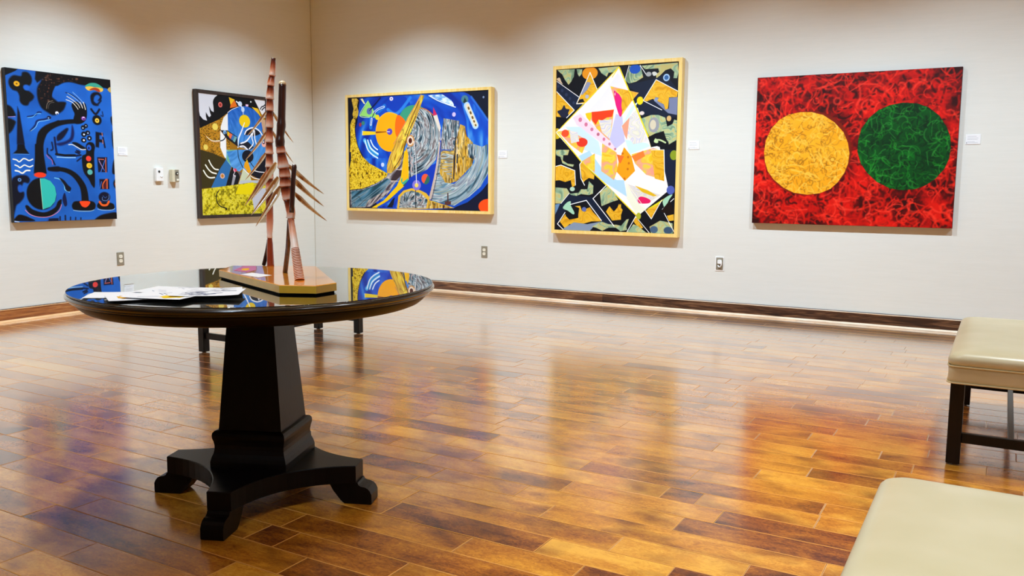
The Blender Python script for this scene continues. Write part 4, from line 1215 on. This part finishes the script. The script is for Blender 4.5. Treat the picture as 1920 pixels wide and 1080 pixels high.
def spike(a, c, w, sag=.004, out=.0):
    """split-cane spike: a shallow trough with pale rims and a brown hollow, tapering to a point"""
    a, c = Vector(L3([a])[0]), Vector(L3([c])[0]); view = Vector((-SX, -SY, 0)).normalized()
    c = c + view * out; ax = (c - a).normalized(); sd = ax.cross(view).normalized(); nrm = sd.cross(ax).normalized()
    b = MB(); n = 12; rows = []
    for i in range(n + 1):
        t = i / n; q = a.lerp(c, t) + Vector((0, 0, -1)) * sag * math.sin(PI * t)
        ww = w * (min(1, .45 + t * 3.2)) * (1 - t) ** .75 + .0008; row = []
        for k in range(7):
            s = -1 + k / 3; dp = -.5 * ww * (1 - s * s)
            row.append(q + sd * (ww * .5 * s) + nrm * dp)
        for k in range(6, -1, -1):
            s = -1 + k / 3; dp = -.5 * ww * (1 - s * s) - .0022 - .001 * (1 - t)
            row.append(q + sd * (ww * .52 * s) + nrm * dp)
        rows.append(row)
    V = [v for r in rows for v in r]; m = 14
    for i in range(n):
        for k in range(m):
            b.sm.append(False); b.f.append((i * m + k, i * m + (k + 1) % m, (i + 1) * m + (k + 1) % m, (i + 1) * m + k)); b.mi.append(1 if k in (2, 3, 4) else 0)
    b.v = [tuple(v) for v in V]; b.f += [tuple(range(m - 1, -1, -1)), tuple(n * m + k for k in range(m))]; b.mi += [0, 0]; b.sm += [False, False]
    b.build('spike', [M['spike_rim'], M['spike_core']], SC)
for a, c, w, o in (((-2.382, 2.324, 1.358), (-2.431, 2.272, 1.266), .010, .02), ((-2.382, 2.323, 1.285), (-2.436, 2.268, 1.181), .011, .02), ((-2.385, 2.320, 1.209), (-2.437, 2.266, 1.109), .012, .02),
                   ((-2.385, 2.320, 1.139), (-2.442, 2.261, 1.013), .015, .0), ((-2.367, 2.339, 1.357), (-2.317, 2.391, 1.247), .010, .0), ((-2.368, 2.338, 1.285), (-2.318, 2.389, 1.173), .011, .0),
                   ((-2.082, 2.069, 1.164), (-2.142, 2.010, 1.040), .017, .015), ((-2.078, 2.073, 1.117), (-2.142, 2.010, .993), .019, .02), ((-2.074, 2.077, 1.086), (-2.132, 2.020, .958), .019, .03),
                   ((-2.055, 2.094, 1.156), (-1.974, 2.174, 1.062), .015, -.01), ((-2.048, 2.100, 1.117), (-1.975, 2.173, 1.021), .016, .0), ((-2.042, 2.106, 1.065), (-1.969, 2.179, .973), .015, .01)):
    spike(a, c, w * 1.2, .004, o)

# ---- small card and a painted reflection lying on the amber board
def flat_sheet(name, P, z, mat, parent=None, th=.0006):
    """thin sheet from corner points given in the parent's frame"""
    b = MB(); b.prism(P, z, z + th); return b.build(name, mat, parent)
def card(pts, z, label, cat, prints=(), mat='card', name='blank_card'):
    cx, cy = np.mean(pts, axis=0); R = empty(name, (cx, cy, z), 0, label, cat)
    flat_sheet('sheet', [(x - cx, y - cy) for x, y in pts], .0003, M[mat], R)
    for i, (pp, mm) in enumerate(prints): flat_sheet('print', [(x - cx, y - cy) for x, y in pp], .0010 + .0001 * i, M[mm], R, .0002)
    return R
card([(-2.246, 2.052), (-2.128, 2.022), (-2.140, 2.092), (-2.256, 2.112)], .787, 'blank white card lying on the amber board before the stalks', 'card')
card([(-2.374, 2.138), (-2.285, 2.120), (-2.318, 2.190), (-2.425, 2.292), (-2.468, 2.272)], .787, 'lilac leaflet with amber blot on the board\'s left end', 'leaflet',
     [([(-2.372, 2.172), (-2.350, 2.152), (-2.325, 2.150), (-2.345, 2.185), (-2.380, 2.215), (-2.390, 2.195)], 'ink_amber')], 'reflection_lilac', 'leaflet')

# ---- loose leaflets fanned on the glass
def leaflet(cx, cy, rz, w, h, z, label, prints=(), curl=.0012):
    R = empty('leaflet', (cx, cy, z), rz, label, 'leaflet', 'white leaflets fanned on the glass')
    b = MB(); n = 10
    rows = [[(-w / 2 + w * i / n, s * h / 2, 0) for i in range(n + 1)] for s in (-1, 1)]
    lift = lambda x: curl * (abs(x) / (w / 2)) ** 3
    V = [(x, y, lift(x)) for y_ in rows for x, y, _ in y_]; V += [(x, y, zz + .0005) for x, y, zz in V]; k = n + 1
    F = []
    for i in range(n):
        F.append((i, k + i, k + i + 1, i + 1)); F.append((2 * k + i, 2 * k + i + 1, 3 * k + i + 1, 3 * k + i))
        F.append((i, i + 1, 2 * k + i + 1, 2 * k + i)); F.append((k + i + 1, k + i, 3 * k + i, 3 * k + i + 1))
    F += [(k, 0, 2 * k, 3 * k), (n, k + n, 3 * k + n, 2 * k + n)]
    b.add(V, F); b.build('sheet', M['paper'], R)
    for kind, x0, x1, y0, y1, mm in prints:
        b = MB(); zz = lambda x: lift(x) + .0008
        if kind == 'patch':
            m_ = 6; top = [(x0 + (x1 - x0) * i / m_, y1 - (y1 - y0) * .18 * math.sin(i * 2.1)) for i in range(m_ + 1)]; bot = [(x, y0 + (y1 - y0) * .15 * math.sin(i * 1.3 + 1)) for i, (x, _) in enumerate(top)]
            b.add([(x, y, zz(x)) for x, y in bot + top], [(i, i + 1, m_ + 2 + i, m_ + 1 + i) for i in range(m_)])
        else:
            rr = random.Random(int(x0 * 1e4) + 3)
            for _ in range(kind):
                xa, ya = rr.uniform(x0, x1), rr.uniform(y0, y1); a = rr.uniform(-.9, .9); L = rr.uniform(.02, .06); dx, dy = L * math.cos(a), L * math.sin(a); nx, ny = -math.sin(a) * .0014, math.cos(a) * .0014
                q = [(xa - nx, ya - ny), (xa + dx - nx, ya + dy - ny), (xa + dx + nx, ya + dy + ny), (xa + nx, ya + ny)]
                b.add([(x, y, zz(x)) for x, y in q], [(0, 1, 2, 3)])
        tag(b.build('print', M[mm], R), kind=None if kind == 'patch' else 'stuff')
Z0 = .7563
def fan(r, d, rot, w, h, k, label, prints=(), curl=.0012):
    cx = -2.19 + r * .867 - d * .498; cy = 1.715 + r * .498 + d * .867
    leaflet(cx, cy, math.radians(29.9 + rot), w, h, Z0 + .0024 * k, label, prints, curl)
fan(-.135, .010, 12, .21, .140, 0, 'plain white leaflet at the far left tip of the fan')
fan(.000, .110, -8, .25, .150, 1, 'white leaflet at the back of the fan toward the sculpture', ((9, -.09, .07, -.07, .06, 'ink_gray'),))
fan(-.050, -.060, 30, .20, .150, 2, 'white leaflet with a pale amber block, left front of the fan', (('patch', -.07, -.04, -.03, .03, 'ink_amber'),))
fan(.100, .050, 18, .21, .150, 3, 'white leaflet with short gray marks, back right of the fan', ((14, -.08, .05, -.06, .06, 'ink_gray'),))
fan(.020, -.075, -14, .20, .140, 4, 'white leaflet with a bright yellow patch, front middle of the fan', (('patch', .005, .075, -.045, .035, 'ink_yellow'), (4, -.08, -.03, -.05, .05, 'ink_gray')))
fan(.130, -.025, 9, .20, .150, 5, 'white leaflet covered in thin gray line drawing, right end of the fan', ((30, -.08, .04, -.06, .06, 'ink_gray'),), .003)
